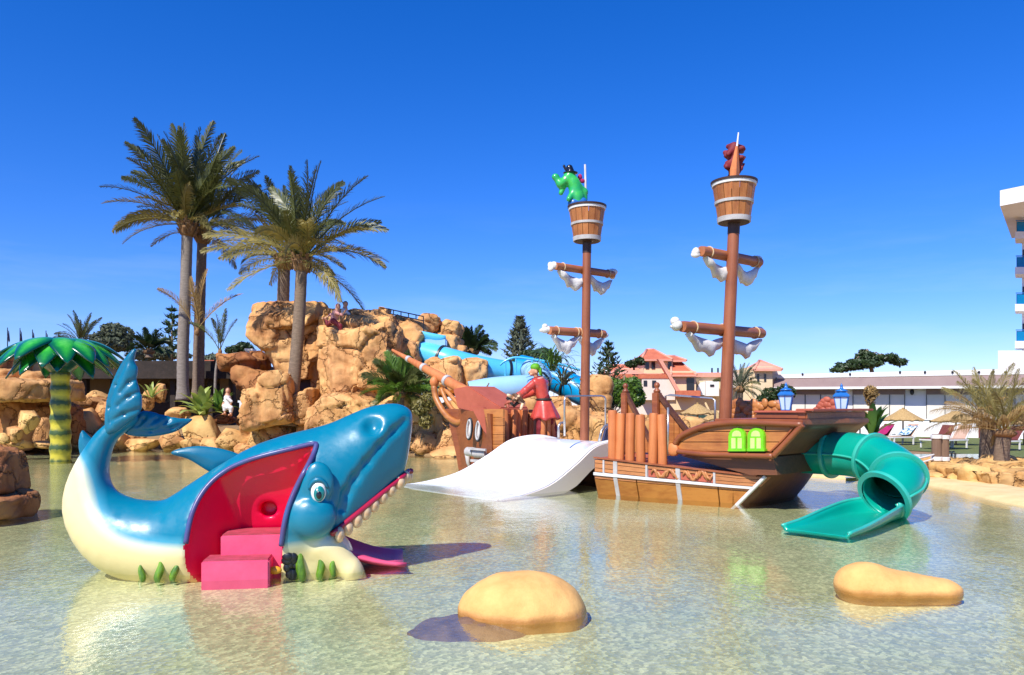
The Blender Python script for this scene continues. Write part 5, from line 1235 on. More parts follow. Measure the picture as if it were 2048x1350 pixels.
palm('young dead-leaved palm sprouting between the two tall palm trunks', [P(392, 790, 33), P(392, 720, 33), P(394, 660, 33)], .09, .07, 2.6, 'young', ['frond_dry', 'frond_gold', 'frond_dry'], (2, 1, 2, 0, 0, 0, 0, 0), 'bark', seed=14, boots=False, head=.2, wl_=.22)
palm('slender bare young palm with two raised leaves left of the mountain', [P(430, 800, 32), P(432, 740, 32), P(440, 700, 32)], .06, .05, 1.6, 'young2', ['frond', 'leaf_grey'], (2, 2, 1, 0, 0, 0, 0, 0), 'bark_grey', seed=8, boots=False, head=.15)
palm('bushy green dwarf palm growing at the foot of the rock mountain', [P(800, 815, 26.4), P(801, 800, 26.4), P(801, 785, 26.4)], .14, .12, 1.35, 'dwarf', ['leaf_light', 'frond', 'leaf_light', 'frond'], (6, 8, 9, 9, 9, 8, 5, 0), 'bark', seed=9, boots=False, head=.15, wl_=.4, width=.075)
palm('tiny date palm tuft far behind the painted palm canopy', [P(162, 705, 52), P(162, 695, 52), P(162, 685, 52)], .2, .2, 2.0, 'tuft', ['frond'], (5, 5, 5, 3, 3, 0, 0, 0), 'bark', seed=10, boots=False, head=.2)
palm('small dark palm head in front of the sunlit house right of the main mast', [P(1478, 825, 36), P(1479, 800, 36), P(1480, 775, 36)], .16, .15, 1.2, 'bg', ['leaf_grey', 'frond', 'leaf_grey'], (4, 4, 5, 5, 5, 5, 4, 3), 'bark', seed=11, boots=False, head=.2)
palm('dark spiky palm clump behind the chute rocks', [P(945, 735, 36), P(945, 715, 36), P(945, 700, 36)], .2, .2, 1.15, 'clump', ['leaf'], (5, 5, 6, 6, 6, 4, 2, 0), 'bark', seed=12, boots=False, head=.2, wl_=.4, width=.1)
palm('low green palm tufts left of the tall palms above the dark roof', [P(298, 715, 44), P(298, 705, 44), P(298, 700, 44)], .2, .2, 1.2, 'tuft2', ['leaf'], (3, 4, 6, 6, 5, 3, 0, 0), 'bark', seed=13, boots=False, head=.2, wl_=.4, width=.1)

# ================================================================ broadleaf and conifer trees
def leafcloud(name, parent, blobs, n, size, mat, seed, flat=.0, up=0.0):
    r = np.random.RandomState(seed); vol = np.array([b[1][0]*b[1][1]*b[1][2] for b in blobs])**.8; pick = r.choice(len(blobs), n, p=vol/vol.sum())
    d = r.normal(size=(n, 3)); d /= np.linalg.norm(d, axis=1)[:, None]; rad = r.uniform(.35, 1.0, n)**.5
    C_ = np.array([list(blobs[i][0]) for i in range(len(blobs))])[pick]; R_ = np.array([blobs[i][1] for i in range(len(blobs))])[pick]
    p = C_+d*rad[:, None]*R_; p += fbm(p, .9/size*.1, 3, seed)[:, None]*d*size*1.5
    nrm = d*.6+r.normal(size=(n, 3))*.6+np.array([0, 0, up]); nrm /= np.linalg.norm(nrm, axis=1)[:, None]
    a = np.cross(nrm, r.normal(size=(n, 3))); a /= np.linalg.norm(a, axis=1)[:, None]; b = np.cross(nrm, a)
    s = size*r.uniform(.6, 1.3, n)[:, None]
    vs = np.stack([p-a*s, p-b*s*.45, p+a*s, p+b*s*.45], 1).reshape(-1, 3); fs = np.arange(4*n).reshape(-1, 4)
    return npobj(name, vs, fs, mat, parent, smooth=False)
def tree(label, base, h, blobs, n, size, mat, seed, group=None, cat='tree', name='tree', trunk=.18):
    t = thing(name, label, cat, tuple(base), group); r = random.Random(seed); g = MB(); base = V(base)
    c = V((sum(b[0].x for b in blobs)/len(blobs), sum(b[0].y for b in blobs)/len(blobs), base.z+h*.6))
    g.tube([base, base.lerp(c, .5)+V((r.uniform(-.1, .1), 0, 0)), c], [trunk, trunk*.75, trunk*.4], 8)
    for b in blobs[:6]: g.tube([base.lerp(c, .7), (c+b[0])/2+V((0, 0, .1)), b[0]], [trunk*.45, trunk*.3, trunk*.12], 5)
    g.build('trunk', MAT['bark'], t, smooth=True); leafcloud('crown', t, blobs, n, size, MAT[mat], seed); return t
def bl(x, y, rx, ry, Y, rd=None):
    c = P(x, y, Y); return (c, (m_at(rx, Y), m_at(rd or rx, Y), m_at(ry, Y)))
tree('grey-green eucalyptus tree beyond the painted palm canopy', P(225, 740, 55), 3, [bl(205, 682, 22, 18, 55), bl(228, 665, 24, 20, 55), bl(248, 672, 18, 18, 55), bl(225, 690, 38, 14, 55), bl(190, 695, 16, 12, 55)], 4200, .16, 'leaf_grey', 1)
tree('round dull green tree top beside the chimney left of the mountain', P(478, 740, 60), 2.5, [bl(470, 700, 22, 12, 60), bl(488, 696, 22, 13, 60), bl(500, 705, 14, 10, 60)], 2200, .16, 'leaf', 2)
tree('brown-green hedge tree line above the dark bar roof', P(330, 740, 58), 2, [bl(285, 712, 30, 9, 58), bl(330, 710, 30, 10, 58), bl(365, 712, 22, 8, 58), bl(430, 718, 26, 8, 58)], 3400, .16, 'leaf_grey', 3)
tree('dense olive tree at the foot of the far conifer behind the chutes', P(1075, 745, 62), 3, [bl(1060, 712, 22, 14, 62), bl(1085, 710, 20, 15, 62), bl(1040, 722, 18, 12, 62), bl(1105, 722, 14, 8, 62)], 3000, .17, 'leaf', 4)
tree('dark spreading tree above the long white building roof', P(1745, 750, 62), 3.5, [bl(1738, 715, 24, 14, 62), bl(1770, 716, 26, 12, 62), bl(1795, 724, 20, 8, 62), bl(1700, 734, 30, 11, 62), bl(1728, 728, 40, 13, 62), bl(1728, 706, 10, 6, 62), bl(1680, 740, 22, 6, 62)], 4600, .19, 'leaf', 5)
tree('rounded green shrub just right of the fore mast behind the logs', P(1245, 810, 31), 2, [bl(1235, 782, 26, 24, 31), bl(1262, 775, 24, 24, 31), bl(1250, 800, 34, 16, 31), bl(1275, 795, 16, 18, 31), bl(1222, 770, 14, 14, 31)], 5200, .10, 'leaf_light', 6, cat='shrub', name='shrub', trunk=.1)
tree('low dark green shrub right of the lantern by the sunlit house', P(1555, 800, 40), 1, [bl(1545, 788, 16, 8, 40), bl(1570, 784, 16, 10, 40), bl(1532, 797, 14, 5, 40)], 1600, .10, 'leaf', 7, cat='shrub', name='shrub', trunk=.08)
tree('small dark shrub beside the terracotta villa roof left of its tower', P(1268, 740, 52), 1.5, [bl(1262, 728, 14, 8, 52), bl(1278, 722, 10, 7, 52)], 900, .14, 'leaf', 8, cat='shrub', name='shrub', trunk=.08)
tree('dry brown-green brush spilling over the slide rocks under the bowsprit', P(960, 800, 26.8), 1, [bl(955, 795, 24, 10, 26.8), bl(980, 800, 22, 8, 26.8), bl(1000, 806, 16, 6, 26.8)], 2200, .07, 'leaf', 9, cat='shrub', name='shrub', trunk=.05)
tree('dead brown brush tangle right of the dwarf palm on the rock foot', P(848, 850, 25.8), 1, [bl(840, 815, 22, 18, 25.8), bl(858, 800, 18, 20, 25.8), bl(850, 840, 16, 18, 25.8)], 1500, .07, 'frond_gold', 10, cat='shrub', name='shrub', trunk=.04)
hl = MB(); rows = []
for k in range(30):
    x = -40+200*k/29; rows.append([V((x, 150, -2)), V((x, 165, 1.5+7.4*math.exp(-((x-60)/6)**2)+.5*sin(k*.7))), V((x, 230, -3))])
hl.grid(rows); tag(hl.build('hill', MAT['leaf'], smooth=True), kind='structure')
def conifer(label, base, h, wmax, seed, levels, mat='leaf', loose=1.0, size=.1, trunkr=.09):
    base = V(base); t = thing('conifer', label, 'tree', tuple(base)); r = random.Random(seed); g = MB(); g.tube([base, base+V((0, 0, h))], [trunkr, .02], 8); g.build('trunk', MAT['bark'], t, smooth=True)
    for i in range(levels):
        u = i/(levels-1); z = h*(.18+.80*u); w = wmax*(1-u)**.8+.12
        bm_ = MB(); nb = 6; lf_ = []
        for k in range(nb):
            a = 2*pi*k/nb+i*.55+r.uniform(-.15, .15); d = V((cos(a), sin(a), 0)); q0 = base+V((0, 0, z)); q1 = q0+d*w*.6+V((0, 0, w*.12)); q2 = q0+d*w+V((0, 0, w*.42))
            bm_.tube([q0, q1, q2], [.025, .018, .01], 4, caps=False)
            for e in range(int(16*loose)):
                f = r.uniform(.45, 1.02); q = q0.lerp(q2, f)+V((0, 0, -.1*w*sin(pi*f))); s_ = size*r.uniform(.8, 1.6); o = V((r.uniform(-1, 1), r.uniform(-1, 1), r.uniform(.2, 1))).normalized(); w2 = o.cross(d).normalized()*s_*.35
                bm_.add([q-w2, q+w2, q+o*s_*1.6], [(0, 1, 2)])
        bm_.build('whorl', MAT[mat], t, recalc=False)
    return t
conifer('thin young Norfolk pine with tiered branches left of the tall palms', P(344, 735, 46), m_at(115, 46), 1.0, 1, 7, 'leaf', .5, .17)
conifer('tall narrow Norfolk pine far behind the blue chutes', P(1040, 745, 66), m_at(108, 66), 1.5, 2, 16, 'leaf_grey', .9, .22, .12)
conifer('open fan-shaped Norfolk pine just right of the fore mast', P(1217, 775, 42), m_at(86, 42), .95, 3, 7, 'leaf', .5, .15)
# ---- drooping sword plants and big-leaf plants
def blade_plant(label, base, n, L, w, mat, seed, name='plant', el=(20, 85), droop=1.0, cat='plant'):
    base = V(base); t = thing(name, label, cat, tuple(base)); r = random.Random(seed); mes = []
    for v_ in range(4):
        g = MB(); pts = []; x = z = 0; th = radians(el[0]+(el[1]-el[0])*v_/3); m_ = 8; rows = []
        for k in range(m_+1):
            u = k/m_; ww2 = w*sin(pi*min(1, .12+.88*u))**.7*(1 if u < .98 else .1); rows.append([V((x, -ww2/2, z+ww2*.15)), V((x, 0, z)), V((x, ww2/2, z+ww2*.15))])
            a = th-droop*u*u; x += L/m_*cos(a); z += L/m_*sin(a)
        g.grid(rows); me = g.mesh('leaf', smooth=True, recalc=False); me.materials.append(MAT[mat]); mes.append(me)
    for k in range(n):
        s_ = r.uniform(.75, 1.15); link('leaf', r.choice(mes), t, None, base+V((r.uniform(-.1, .1), r.uniform(-.1, .1), 0)), (0, 0, k*2.4+r.uniform(-.3, .3)), (s_, s_, s_))
    return t
blade_plant('large yellow-green rosette agave at the foot of the tall palms', P(405, 832, 30.6), 26, 1.25, .30, 'leaf_yellow', 1, droop=1.1)
blade_plant('smaller pale agave behind the right part of the yellow-green rosette', P(438, 822, 30.2), 16, .9, .2, 'leaf_light', 2, droop=.9)
blade_plant('thin pale succulent on the boulder beside the whale tail', P(303, 795, 30.6), 10, .7, .12, 'leaf_yellow', 3)
blade_plant('bird-of-paradise plant with broad upright leaves by the thatched parasols', P(1748, 868, 25), 16, 1.1, .26, 'leaf_light', 4, el=(40, 88), droop=.7)
blade_plant('drooping grassy sword plant over the chute behind the red coated pirate', P(1105, 742, 28.5), 60, 1.5, .06, 'leaf_light', 5, el=(30, 88), droop=2.6)
blade_plant('second grassy sword plant trailing down beside the fore mast', P(1128, 770, 27.6), 46, 1.2, .06, 'leaf_grey', 6, el=(10, 80), droop=2.4)
blade_plant('dark spiky sword plant behind the log railing below the shrub', P(1222, 835, 29), 30, 1.5, .07, 'leaf', 7, el=(20, 85), droop=1.2)

# ================================================================ buildings
def hip(g, x0, x1, y0, y1, z0, z1, ridge=.35):
    cx0, cx1 = x0+(x1-x0)*ridge, x1-(x1-x0)*ridge; cy = (y0+y1)/2
    g.add([V((x0, y0, z0)), V((x1, y0, z0)), V((x1, y1, z0)), V((x0, y1, z0)), V((cx0, cy, z1)), V((cx1, cy, z1))], [(0, 1, 5, 4), (1, 2, 5), (2, 3, 4, 5), (3, 0, 4), (0, 3, 2, 1)])
def wallbox(name, x0, x1, yt, yb, Y, dp, mat, parent, dY=0, bevel=0):
    a = P(x0, yt, Y); b = P(x1, yb, Y); g = MB(); g.box(((a.x+b.x)/2, Y+dp/2, (a.z+b.z)/2), (b.x-a.x, dp, a.z-b.z)); return g.build(name, MAT[mat], parent, bevel=bevel)
def window(x0, x1, yt, yb, Y, parent, mat='dark_glass', frame='wall_white', sill=False):
    a = P(x0, yt, Y); b = P(x1, yb, Y); g = MB(); g.box(((a.x+b.x)/2, Y-.02, (a.z+b.z)/2), (b.x-a.x, .06, a.z-b.z)); w = g.build('window', MAT[mat], parent)
    return w
def roof(x0, x1, yt, yb, Y, dp, parent, mat='terracotta', ridge=.35, over=4):
    a = P(x0-over, yt, Y); b = P(x1+over, yb, Y); g = MB(); hip(g, a.x, b.x, Y-.4, Y+dp+.4, b.z, a.z, ridge); o = g.build('roof', MAT[mat], parent)
    # ridge and hip tiles
    q = MB(); pts = [o_ for o_ in g.v]
    for i, j in ((0, 4), (1, 5), (4, 5)): q.tube([pts[i], pts[j]], .09, 6)
    q.build('ridge_tiles', MAT['terracotta_pale'], o, smooth=True)
    q = MB(); q.box(((a.x+b.x)/2, Y-.36, b.z-.06), (b.x-a.x, .08, .12)); q.build('eave', MAT['terracotta_pale'], o)
    return o
Yv = 52
v = thing('villa', 'terracotta roofed villa with stepped roofs and slanting red buttress', 'house', tuple(P(1310, 830, Yv)))
wallbox('wall', 1228, 1390, 768, 830, Yv+1, 5, 'wall_pale', v); wallbox('upper_wall', 1288, 1345, 717, 772, Yv+1.5, 4, 'wall_cream', v); wallbox('side_wall', 1340, 1392, 742, 820, Yv+.4, 4, 'wall_cream', v); wallbox('lower_wall', 1284, 1350, 757, 800, Yv+.2, 1.2, 'wall_pale', v)
roof(1284, 1338, 695, 719, Yv+1.5, 4, v, ridge=.38); roof(1330, 1366, 709, 721, Yv+2, 3.5, v, ridge=.25); roof(1344, 1386, 722, 750, Yv+.4, 4, v, ridge=.3); roof(1222, 1340, 735, 750, Yv+1, 5, v, 'terracotta_pale', ridge=.2)
for x0, x1 in ((1291, 1298), (1303, 1310), (1336, 1343)): window(x0, x1, 724, 738, Yv+1.5, v)
for x0, x1, a_, b_ in ((1287, 1294, 761, 772), (1304, 1312, 761, 775)): window(x0, x1, a_, b_, Yv+.2, v)
window(1373, 1388, 756, 782, Yv+.4, v)
g = MB(); g.prism([P(x, y, Yv+.0) for x, y in ((1316, 718), (1324, 718), (1366, 792), (1358, 792), (1338, 756))], (0, .6, 0)); g.build('buttress', MAT['terracotta_pale'], v)
wallbox('balcony', 1358, 1402, 781, 795, Yv-.8, 1.2, 'terracotta', v, bevel=.04)
wallbox('band', 1226, 1342, 748, 757, Yv+.15, .6, 'terracotta', v)
g = MB(); g.tube([P(1216, 790, Yv-2), P(1216, 752, Yv-2)], .05, 6); lamp = g.build('lamp_post', MAT['steel'], v); g = MB(); g.ell(P(1216, 744, Yv-2), (.2, .2, .2), 12, 8); g.build('globe', MAT['white_gloss'], lamp, smooth=True)
h2_ = thing('house', 'long low cream house with grey arch window between villa and main mast', 'house', tuple(P(1430, 830, 54)))
wallbox('wall', 1388, 1470, 752, 830, 54, 4, 'wall_cream', h2_); wallbox('parapet', 1384, 1474, 745, 754, 53.8, 4.4, 'terracotta_pale', h2_); wallbox('white_annex', 1412, 1438, 762, 792, 53.2, 1, 'wall_white', h2_)
window(1420, 1428, 769, 773, 53.2, h2_); g = MB(); g.prism([P(1393+13*(1-cos(a))*.9, 790-26*sin(a), 53.6) for a in np.linspace(0, pi, 12)], (0, .3, 0)); ar = g.build('arch', MAT['white_paint'], h2_); window(1389, 1398, 757, 795, 53.7, h2_, 'tan_wall')
for x in (1424, 1436): g = MB(); g.tube([P(x, 748, 54), P(x, 736, 54)], .06, 6); g.build('chimney_pipe', MAT['black_metal'], h2_)
h3 = thing('tower_house', 'cream tower house with pyramid terracotta roof right of the main mast', 'house', tuple(P(1540, 830, 50)))
wallbox('wall', 1484, 1545, 738, 830, 50, 4, 'wall_cream', h3); wallbox('tower', 1506, 1545, 733, 800, 49.6, 2.6, 'wall_cream', h3); wallbox('annex', 1466, 1490, 746, 775, 50.4, 2, 'wall_pale', h3); wallbox('side_wing', 1545, 1562, 742, 830, 50.3, 3, 'wall_pale', h3)
roof(1509, 1556, 719, 739, 49.6, 2.6, h3, 'terracotta_pale', ridge=.48)
for x in (1514, 1528): window(x, x+4, 748, 763, 49.6, h3)
for x in (1494, 1500, 1551): window(x, x+3, 755, 760, 49.9, h3)
wallbox('garden_wall', 1455, 1570, 800, 832, 44, .4, 'terracotta_pale', h3)
hs2 = thing('house', 'low pale-walled terracotta house at the left of the villa behind the shrub', 'house', tuple(P(1245, 800, 58)))
wallbox('wall', 1205, 1290, 742, 800, 58, 3, 'wall_pale', hs2); roof(1206, 1290, 728, 744, 58, 3, hs2, ridge=.25)
# ---- long white building with awnings
FA = P(1545, 815, 50.5); FB = P(2048, 815, 42.2); FA.z = FB.z = 0; FDv = (FB-FA).normalized(); FNv = V((FDv.y, -FDv.x, 0))
if FNv.y > 0: FNv = -FNv
def fac(x, y, off=0.0): return onplane(x, y, FA+FNv*off, FNv)
lb = thing('long_building', 'long white single-storey building with brown awning and cream blinds', 'building', tuple(V(((FA.x+FB.x)/2, (FA.y+FB.y)/2, -.2))))
def fpan(name, x0, x1, y0, y1, off, th, mat, parent, y0r=None, y1r=None):
    y0r = y0 if y0r is None else y0r; y1r = y1 if y1r is None else y1r
    g = MB(); g.prism([fac(x0, y0, off), fac(x1, y0r, off), fac(x1, y1r, off), fac(x0, y1, off)], -FNv*th); return g.build(name, MAT[mat], parent)
fpan('wall', 1540, 2300, 752, 892, 0, .3, 'wall_white', lb, 734, 925)
fpan('parapet', 1538, 2300, 749.5, 757, .25, 6, 'wall_white', lb, 731, 744)
# awning: sloping cloth from under the parapet out to its front bar
a0, a1 = fac(1548, 758, .25), fac(2290, 745, .25); b0, b1 = fac(1548, 776.5, .9), fac(2290, 772, .9)
g = MB(); g.add([a0, a1, b1, b0], [(0, 1, 2, 3)]); o = g.build('awning', MAT['awning'], lb); o.modifiers.new('s', 'SOLIDIFY').thickness = .04
g = MB(); g.beam(b0, b1, .08, .14); g.build('awning_bar', MAT['wall_white'], o)
for x0, x1, dv in ((1582, 1669, (1610, 1641)), (1705, 1810, (1739, 1779)), (1852, 1946, (1890,)), (1975, 2090, (2030,))):
    p_ = fpan('blind', x0, x1, 777, 839, .05, .06, 'blind', lb); fpan('blind_box', x0, x1, 777, 789, .12, .08, 'awning', lb)
    for x in (x0+.8, x1-.8)+dv: fpan('mullion', x-.6, x+.6, 777, 839, .09, .05, 'black_metal', p_)
g = MB(); g.ell(fac(1824, 784, .18), (.12, .12, .18), 10, 8); g.build('wall_lamp', MAT['black_metal'], lb, smooth=True)
for x in (1605, 1700, 1800, 1850, 1905, 1958, 1985, 2012): g = MB(); g.ell(fac(x, 744 if x > 1750 else 748, .3), (.07, .07, .07), 8, 6); g.build('roof_light', MAT['black_metal'], lb, smooth=True)
gw = thing('garden_wall', 'low bright white wall in front of the long building behind the loungers', 'wall', tuple(fac(1850, 890, 1.5)))
fpan('wall', 1640, 2300, 840, 892, 1.6, .25, 'wall_white', gw, 838, 905); fpan('coping', 1640, 2300, 838.5, 840.5, 1.66, .37, 'wall_white', gw, 836.5, 838.5)
# ---- hotel tower at the right edge
ht = thing('hotel_tower', 'tall white hotel tower with blue glass balconies at the right edge', 'building', tuple(P(2080, 880, 74)))
def hbox(nm, x0, x1, y0, y1, Y, dp, m_, par=None):
    # the tower is turned so that its left side runs away to the right
    a, b = P(x0, y0, Y), P(x1, y1, Y); g = MB(); sk = (x0-1024)/F*1.03*dp
    g.prism([V((a.x, Y, b.z)), V((b.x, Y, b.z)), V((b.x+sk, Y+dp, b.z)), V((a.x+sk, Y+dp, b.z))], (0, 0, a.z-b.z)); return g.build(nm, MAT[m_], par or ht)
hbox('wall', 2044, 2300, 395, 860, 74, 14, 'wall_white'); 
a = P(2000, 380, 70); g = MB(); g.prism([P(2000, 381, 68), P(2140, 352, 64), P(2140, 385, 64), P(2000, 412, 68)], (9.5, 13, 0)); g.build('roof_slab', MAT['wall_white'], ht)
hbox('podium', 1996, 2300, 701, 860, 70, 10, 'wall_white')
for y in (440, 511, 585, 659):
    s_ = hbox('balcony_slab', 2030, 2060, y+23, y+37, 72, 2.2, 'wall_white'); hbox('glass_panel', 2033, 2060, y+3, y+23, 72.1, .06, 'hotel_glass', s_); hbox('glass_panel', 2033, 2034, y+3, y+23, 72.1, 2, 'hotel_glass', s_)
    g = MB(); g.beam(P(2032, y+1, 72.05), P(2060, y+1, 72.05), .08, .08); g.build('top_rail', MAT['lantern_blue'], s_); hbox('balcony_door', 2046, 2060, y-12, y+23, 73.9, .1, 'dark_glass', s_)
# ---- poolside bar on the left, dark flat roof
br = thing('pool_bar', 'shaded poolside bar with dark overhanging flat roof behind the rock border', 'building', tuple(P(330, 840, 37)))
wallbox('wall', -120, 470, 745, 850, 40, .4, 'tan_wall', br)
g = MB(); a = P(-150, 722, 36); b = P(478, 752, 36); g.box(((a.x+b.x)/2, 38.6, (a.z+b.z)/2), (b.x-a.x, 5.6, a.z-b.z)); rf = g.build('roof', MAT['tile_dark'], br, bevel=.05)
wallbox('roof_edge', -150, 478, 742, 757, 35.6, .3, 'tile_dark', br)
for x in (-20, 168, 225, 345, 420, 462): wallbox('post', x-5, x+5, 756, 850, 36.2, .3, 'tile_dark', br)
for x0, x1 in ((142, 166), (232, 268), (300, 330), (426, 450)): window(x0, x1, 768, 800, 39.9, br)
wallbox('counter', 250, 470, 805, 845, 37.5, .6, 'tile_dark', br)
rt = thing('thatched_roof', 'golden thatched hut roof with white chimney left of the mountain', 'hut', tuple(P(480, 760, 38)))
g = MB(); rows = []
for k in range(9):
    u = k/8; rows.append([P(424+100*u, 742-4*sin(u*9), 36.5), P(432+90*u, 722+3*sin(u*7), 37.5), P(445+70*u, 706+2*sin(u*12), 39), P(445+70*u, 740, 42)])
g.grid(rows); g.build('roof', MAT['thatch'], rt, smooth=True); wallbox('wall', 440, 515, 738, 800, 38, 3, 'tan_wall', rt)
wallbox('chimney', 491, 503, 700, 720, 39, .4, 'wall_white', rt); wallbox('chimney_cap', 489, 505, 697, 701, 38.9, .6, 'wall_white', rt); wallbox('red_ridge', 405, 428, 720, 736, 39, 1, 'terracotta', rt)
# ---- flag poles
for k, (x, yt, yb) in enumerate(((15, 655, 690), (40, 656, 690), (65, 659, 690), (92, 661, 690), (117, 664, 690))):
    f_ = thing('flag_pole', 'dark flagpole with limp flag far left, number %s from the left edge' % ('one', 'two', 'three', 'four', 'five')[k], 'flagpole', tuple(P(x, 760, 60)), 'flagpoles at the far left')
    g = MB(); g.tube([P(x, 760, 60), P(x, yt, 60)], [.06, .03], 6); g.build('pole', MAT['black_metal'], f_)
    g = MB(); n_ = 6; rows = []
    for i in range(n_): u = i/(n_-1); rows.append([P(x+.3, yt+4+u*4, 60)+V((u*.1, 0, 0)), P(x+1.5+u*2.2, yt+8+18*u, 60)+V((0, .12*sin(u*7), 0)), P(x+.3+u, yt+8+22*u, 60)+V((0, .1*cos(u*6), 0))])
    g.grid(rows); o = g.build('flag', MAT['cloth_navy'], f_); o.modifiers.new('s', 'SOLIDIFY').thickness = .02

# ================================================================ painted concrete palm fountain
fb = W(121, 921); fp = thing('painted_palm', 'fake green and yellow painted palm shower with drooping glossy leaves in the pool', 'play palm', tuple(fb))
m, nt, b = nodes('painted_trunk'); tc = coords(nt); sx = N(nt, 'ShaderNodeSeparateXYZ'); nt.links.new(tc, sx.inputs[0])
nz1 = noise(nt, coords(nt), 6, 4); ma = N(nt, 'ShaderNodeMath', operation='MULTIPLY_ADD'); ma.inputs[1].default_value = .22; nt.links.new(nz1.outputs['Fac'], ma.inputs[0]); nt.links.new(sx.outputs['Z'], ma.inputs[2])
mu_ = N(nt, 'ShaderNodeMath', operation='MULTIPLY'); mu_.inputs[1].default_value = 2.15; nt.links.new(ma.outputs[0], mu_.inputs[0]); fr_ = N(nt, 'ShaderNodeMath', operation='FRACT'); nt.links.new(mu_.outputs[0], fr_.inputs[0])
nt.links.new(ramp(nt, fr_.outputs[0], [(.0, (.035, .07, .006)), (.22, (.05, .09, .008)), (.42, (.5, .42, .02)), (.62, (.62, .52, .04)), (.95, (.2, .2, .015)), (1, (.035, .07, .006))]), b.inputs['Base Color']); b.inputs['Roughness'].default_value = .45; b.inputs['Coat Weight'].default_value = .2
g = MB(); prof = []
for k in range(61):
    z = -.17+3.2*k/60; prof.append((.30-.012*z+.018*math.cos((z+.1)*2.15*2*pi), z))
g.lathe(prof, 24, fb); g.build('trunk', m, fp, smooth=True)
m, nt, b = nodes('highlighted_leaf'); an = N(nt, 'ShaderNodeAttribute', attribute_name='mid'); nzz = noise(nt, coords(nt), 5, 4); md_ = N(nt, 'ShaderNodeMath', operation='MULTIPLY'); nt.links.new(an.outputs['Fac'], md_.inputs[0])
mr = N(nt, 'ShaderNodeMapRange'); mr.inputs['To Min'].default_value = .6; mr.inputs['To Max'].default_value = 1.3; nt.links.new(nzz.outputs['Fac'], mr.inputs['Value']); nt.links.new(mr.outputs[0], md_.inputs[1])
nt.links.new(ramp(nt, md_.outputs[0], [(.1, (.0, .05, .03)), (.45, (.005, .15, .025)), (.75, (.03, .36, .02)), (1, (.10, .52, .06))]), b.inputs['Base Color']); b.inputs['Roughness'].default_value = .22; b.inputs['Coat Weight'].default_value = .6  # highlight along each leaf centre is painted in, edges kept dark
g = MB(); g.lathe([(.32, 2.75), (.5, 2.95), (.9, 3.25), (1.15, 3.42), (.9, 3.62), (.4, 3.72), (.02, 3.75)], 24, fb); g.build('canopy_core', M('dark_leaf_paint', (.0, .06, .035), None, 3, .3, .1, coat=.5), fp, smooth=True)
def bigleaf(L, W_, drop, seed):
    rows = []; mid = []
    for k in range(15):
        u = k/14; w = W_*(sin(pi*min(1, .22+.78*u))**.8)*(1 if k < 14 else .05); x = .25+L*u; z = .10*sin(u*pi*.8)-drop*u**2.0
        row = []
        for j in range(9):
            q = -1+j/4; row.append(V((x, w*q, z+.10*w*(1-q*q)*2.2))); mid.append(max(0, (1-abs(q)**1.6))*(.25+.75*sin(pi*u)**.8))
        rows.append(row)
    g = MB(); g.grid(rows); me = g.mesh('leaf', smooth=True, recalc=False); at = me.attributes.new('mid', 'FLOAT', 'POINT'); at.data.foreach_set('value', np.array(mid, np.float32)); me.materials.append(m); return me
LM = [bigleaf(1.6, .46, .78, 0), bigleaf(1.68, .44, .70, 1), bigleaf(1.52, .48, .86, 2)]
for k in range(18):
    a = 2*pi*k/18+.1; o = link('leaf', LM[k % 3], fp, None, fb+V((0, 0, 3.58+.05*(k % 2))), (0, 0, a), (1, 1, 1)); md = o.modifiers.new('s', 'SOLIDIFY'); md.thickness = .05
for k in range(9):
    a = 2*pi*k/9+.3; o = link('leaf', LM[k % 3], fp, None, fb+V((0, 0, 3.34)), (0, 0, a), (.8, .9, 1.05)); md = o.modifiers.new('s', 'SOLIDIFY'); md.thickness = .05

# ================================================================ lanterns on the stern
def lantern(label, x, yt, yb, Y):
    a = P(x, yb, Y); s_ = (P(x, yt, Y).z-a.z)/.62; t = thing('lantern', label, 'lantern', tuple(a), 'blue lanterns on the ship stern')
    def lz(prof, n=6): return [(r*s_, z*s_) for r, z in prof]
    g = MB(); g.lathe(lz([(.05, 0), (.06, .02), (.10, .03), (.105, .05)]), 6, a); g.build('base', MAT['lantern_blue'], t)
    g = MB(); g.lathe(lz([(.095, .05), (.15, .34)]), 6, a); gl_ = g.build('glass', MAT['lantern_glass'], t)
    for k in range(6):
        q = pi*2*k/6; g = MB(); g.tube([a+V((.1*cos(q), .1*sin(q), .045))*s_, a+V((.155*cos(q), .155*sin(q), .35))*s_], .011*s_, 5); g.build('bar', MAT['lantern_blue'], t)
    g = MB(); g.lathe(lz([(.15, .335), (.18, .345), (.18, .37), (.13, .42), (.09, .45)]), 6, a); g.build('hood', MAT['lantern_blue'], t)
    g = MB(); g.lathe(lz([(.12, .45), (.13, .465), (.09, .49), (.04, .51), (.025, .56), (.03, .58), (.0, .63)]), 10, a); g.build('finial', MAT['lantern_blue'], t, smooth=True)
p1 = S(8.05, -1.05, 0); p2 = S(9.45, .55, 0)
lantern('blue lantern with milky panes on the stern rail, the left one', 1572, 765, 824, p1.y); lantern('blue lantern with milky panes on the stern rail, the right one', 1683, 767, 827, p2.y)

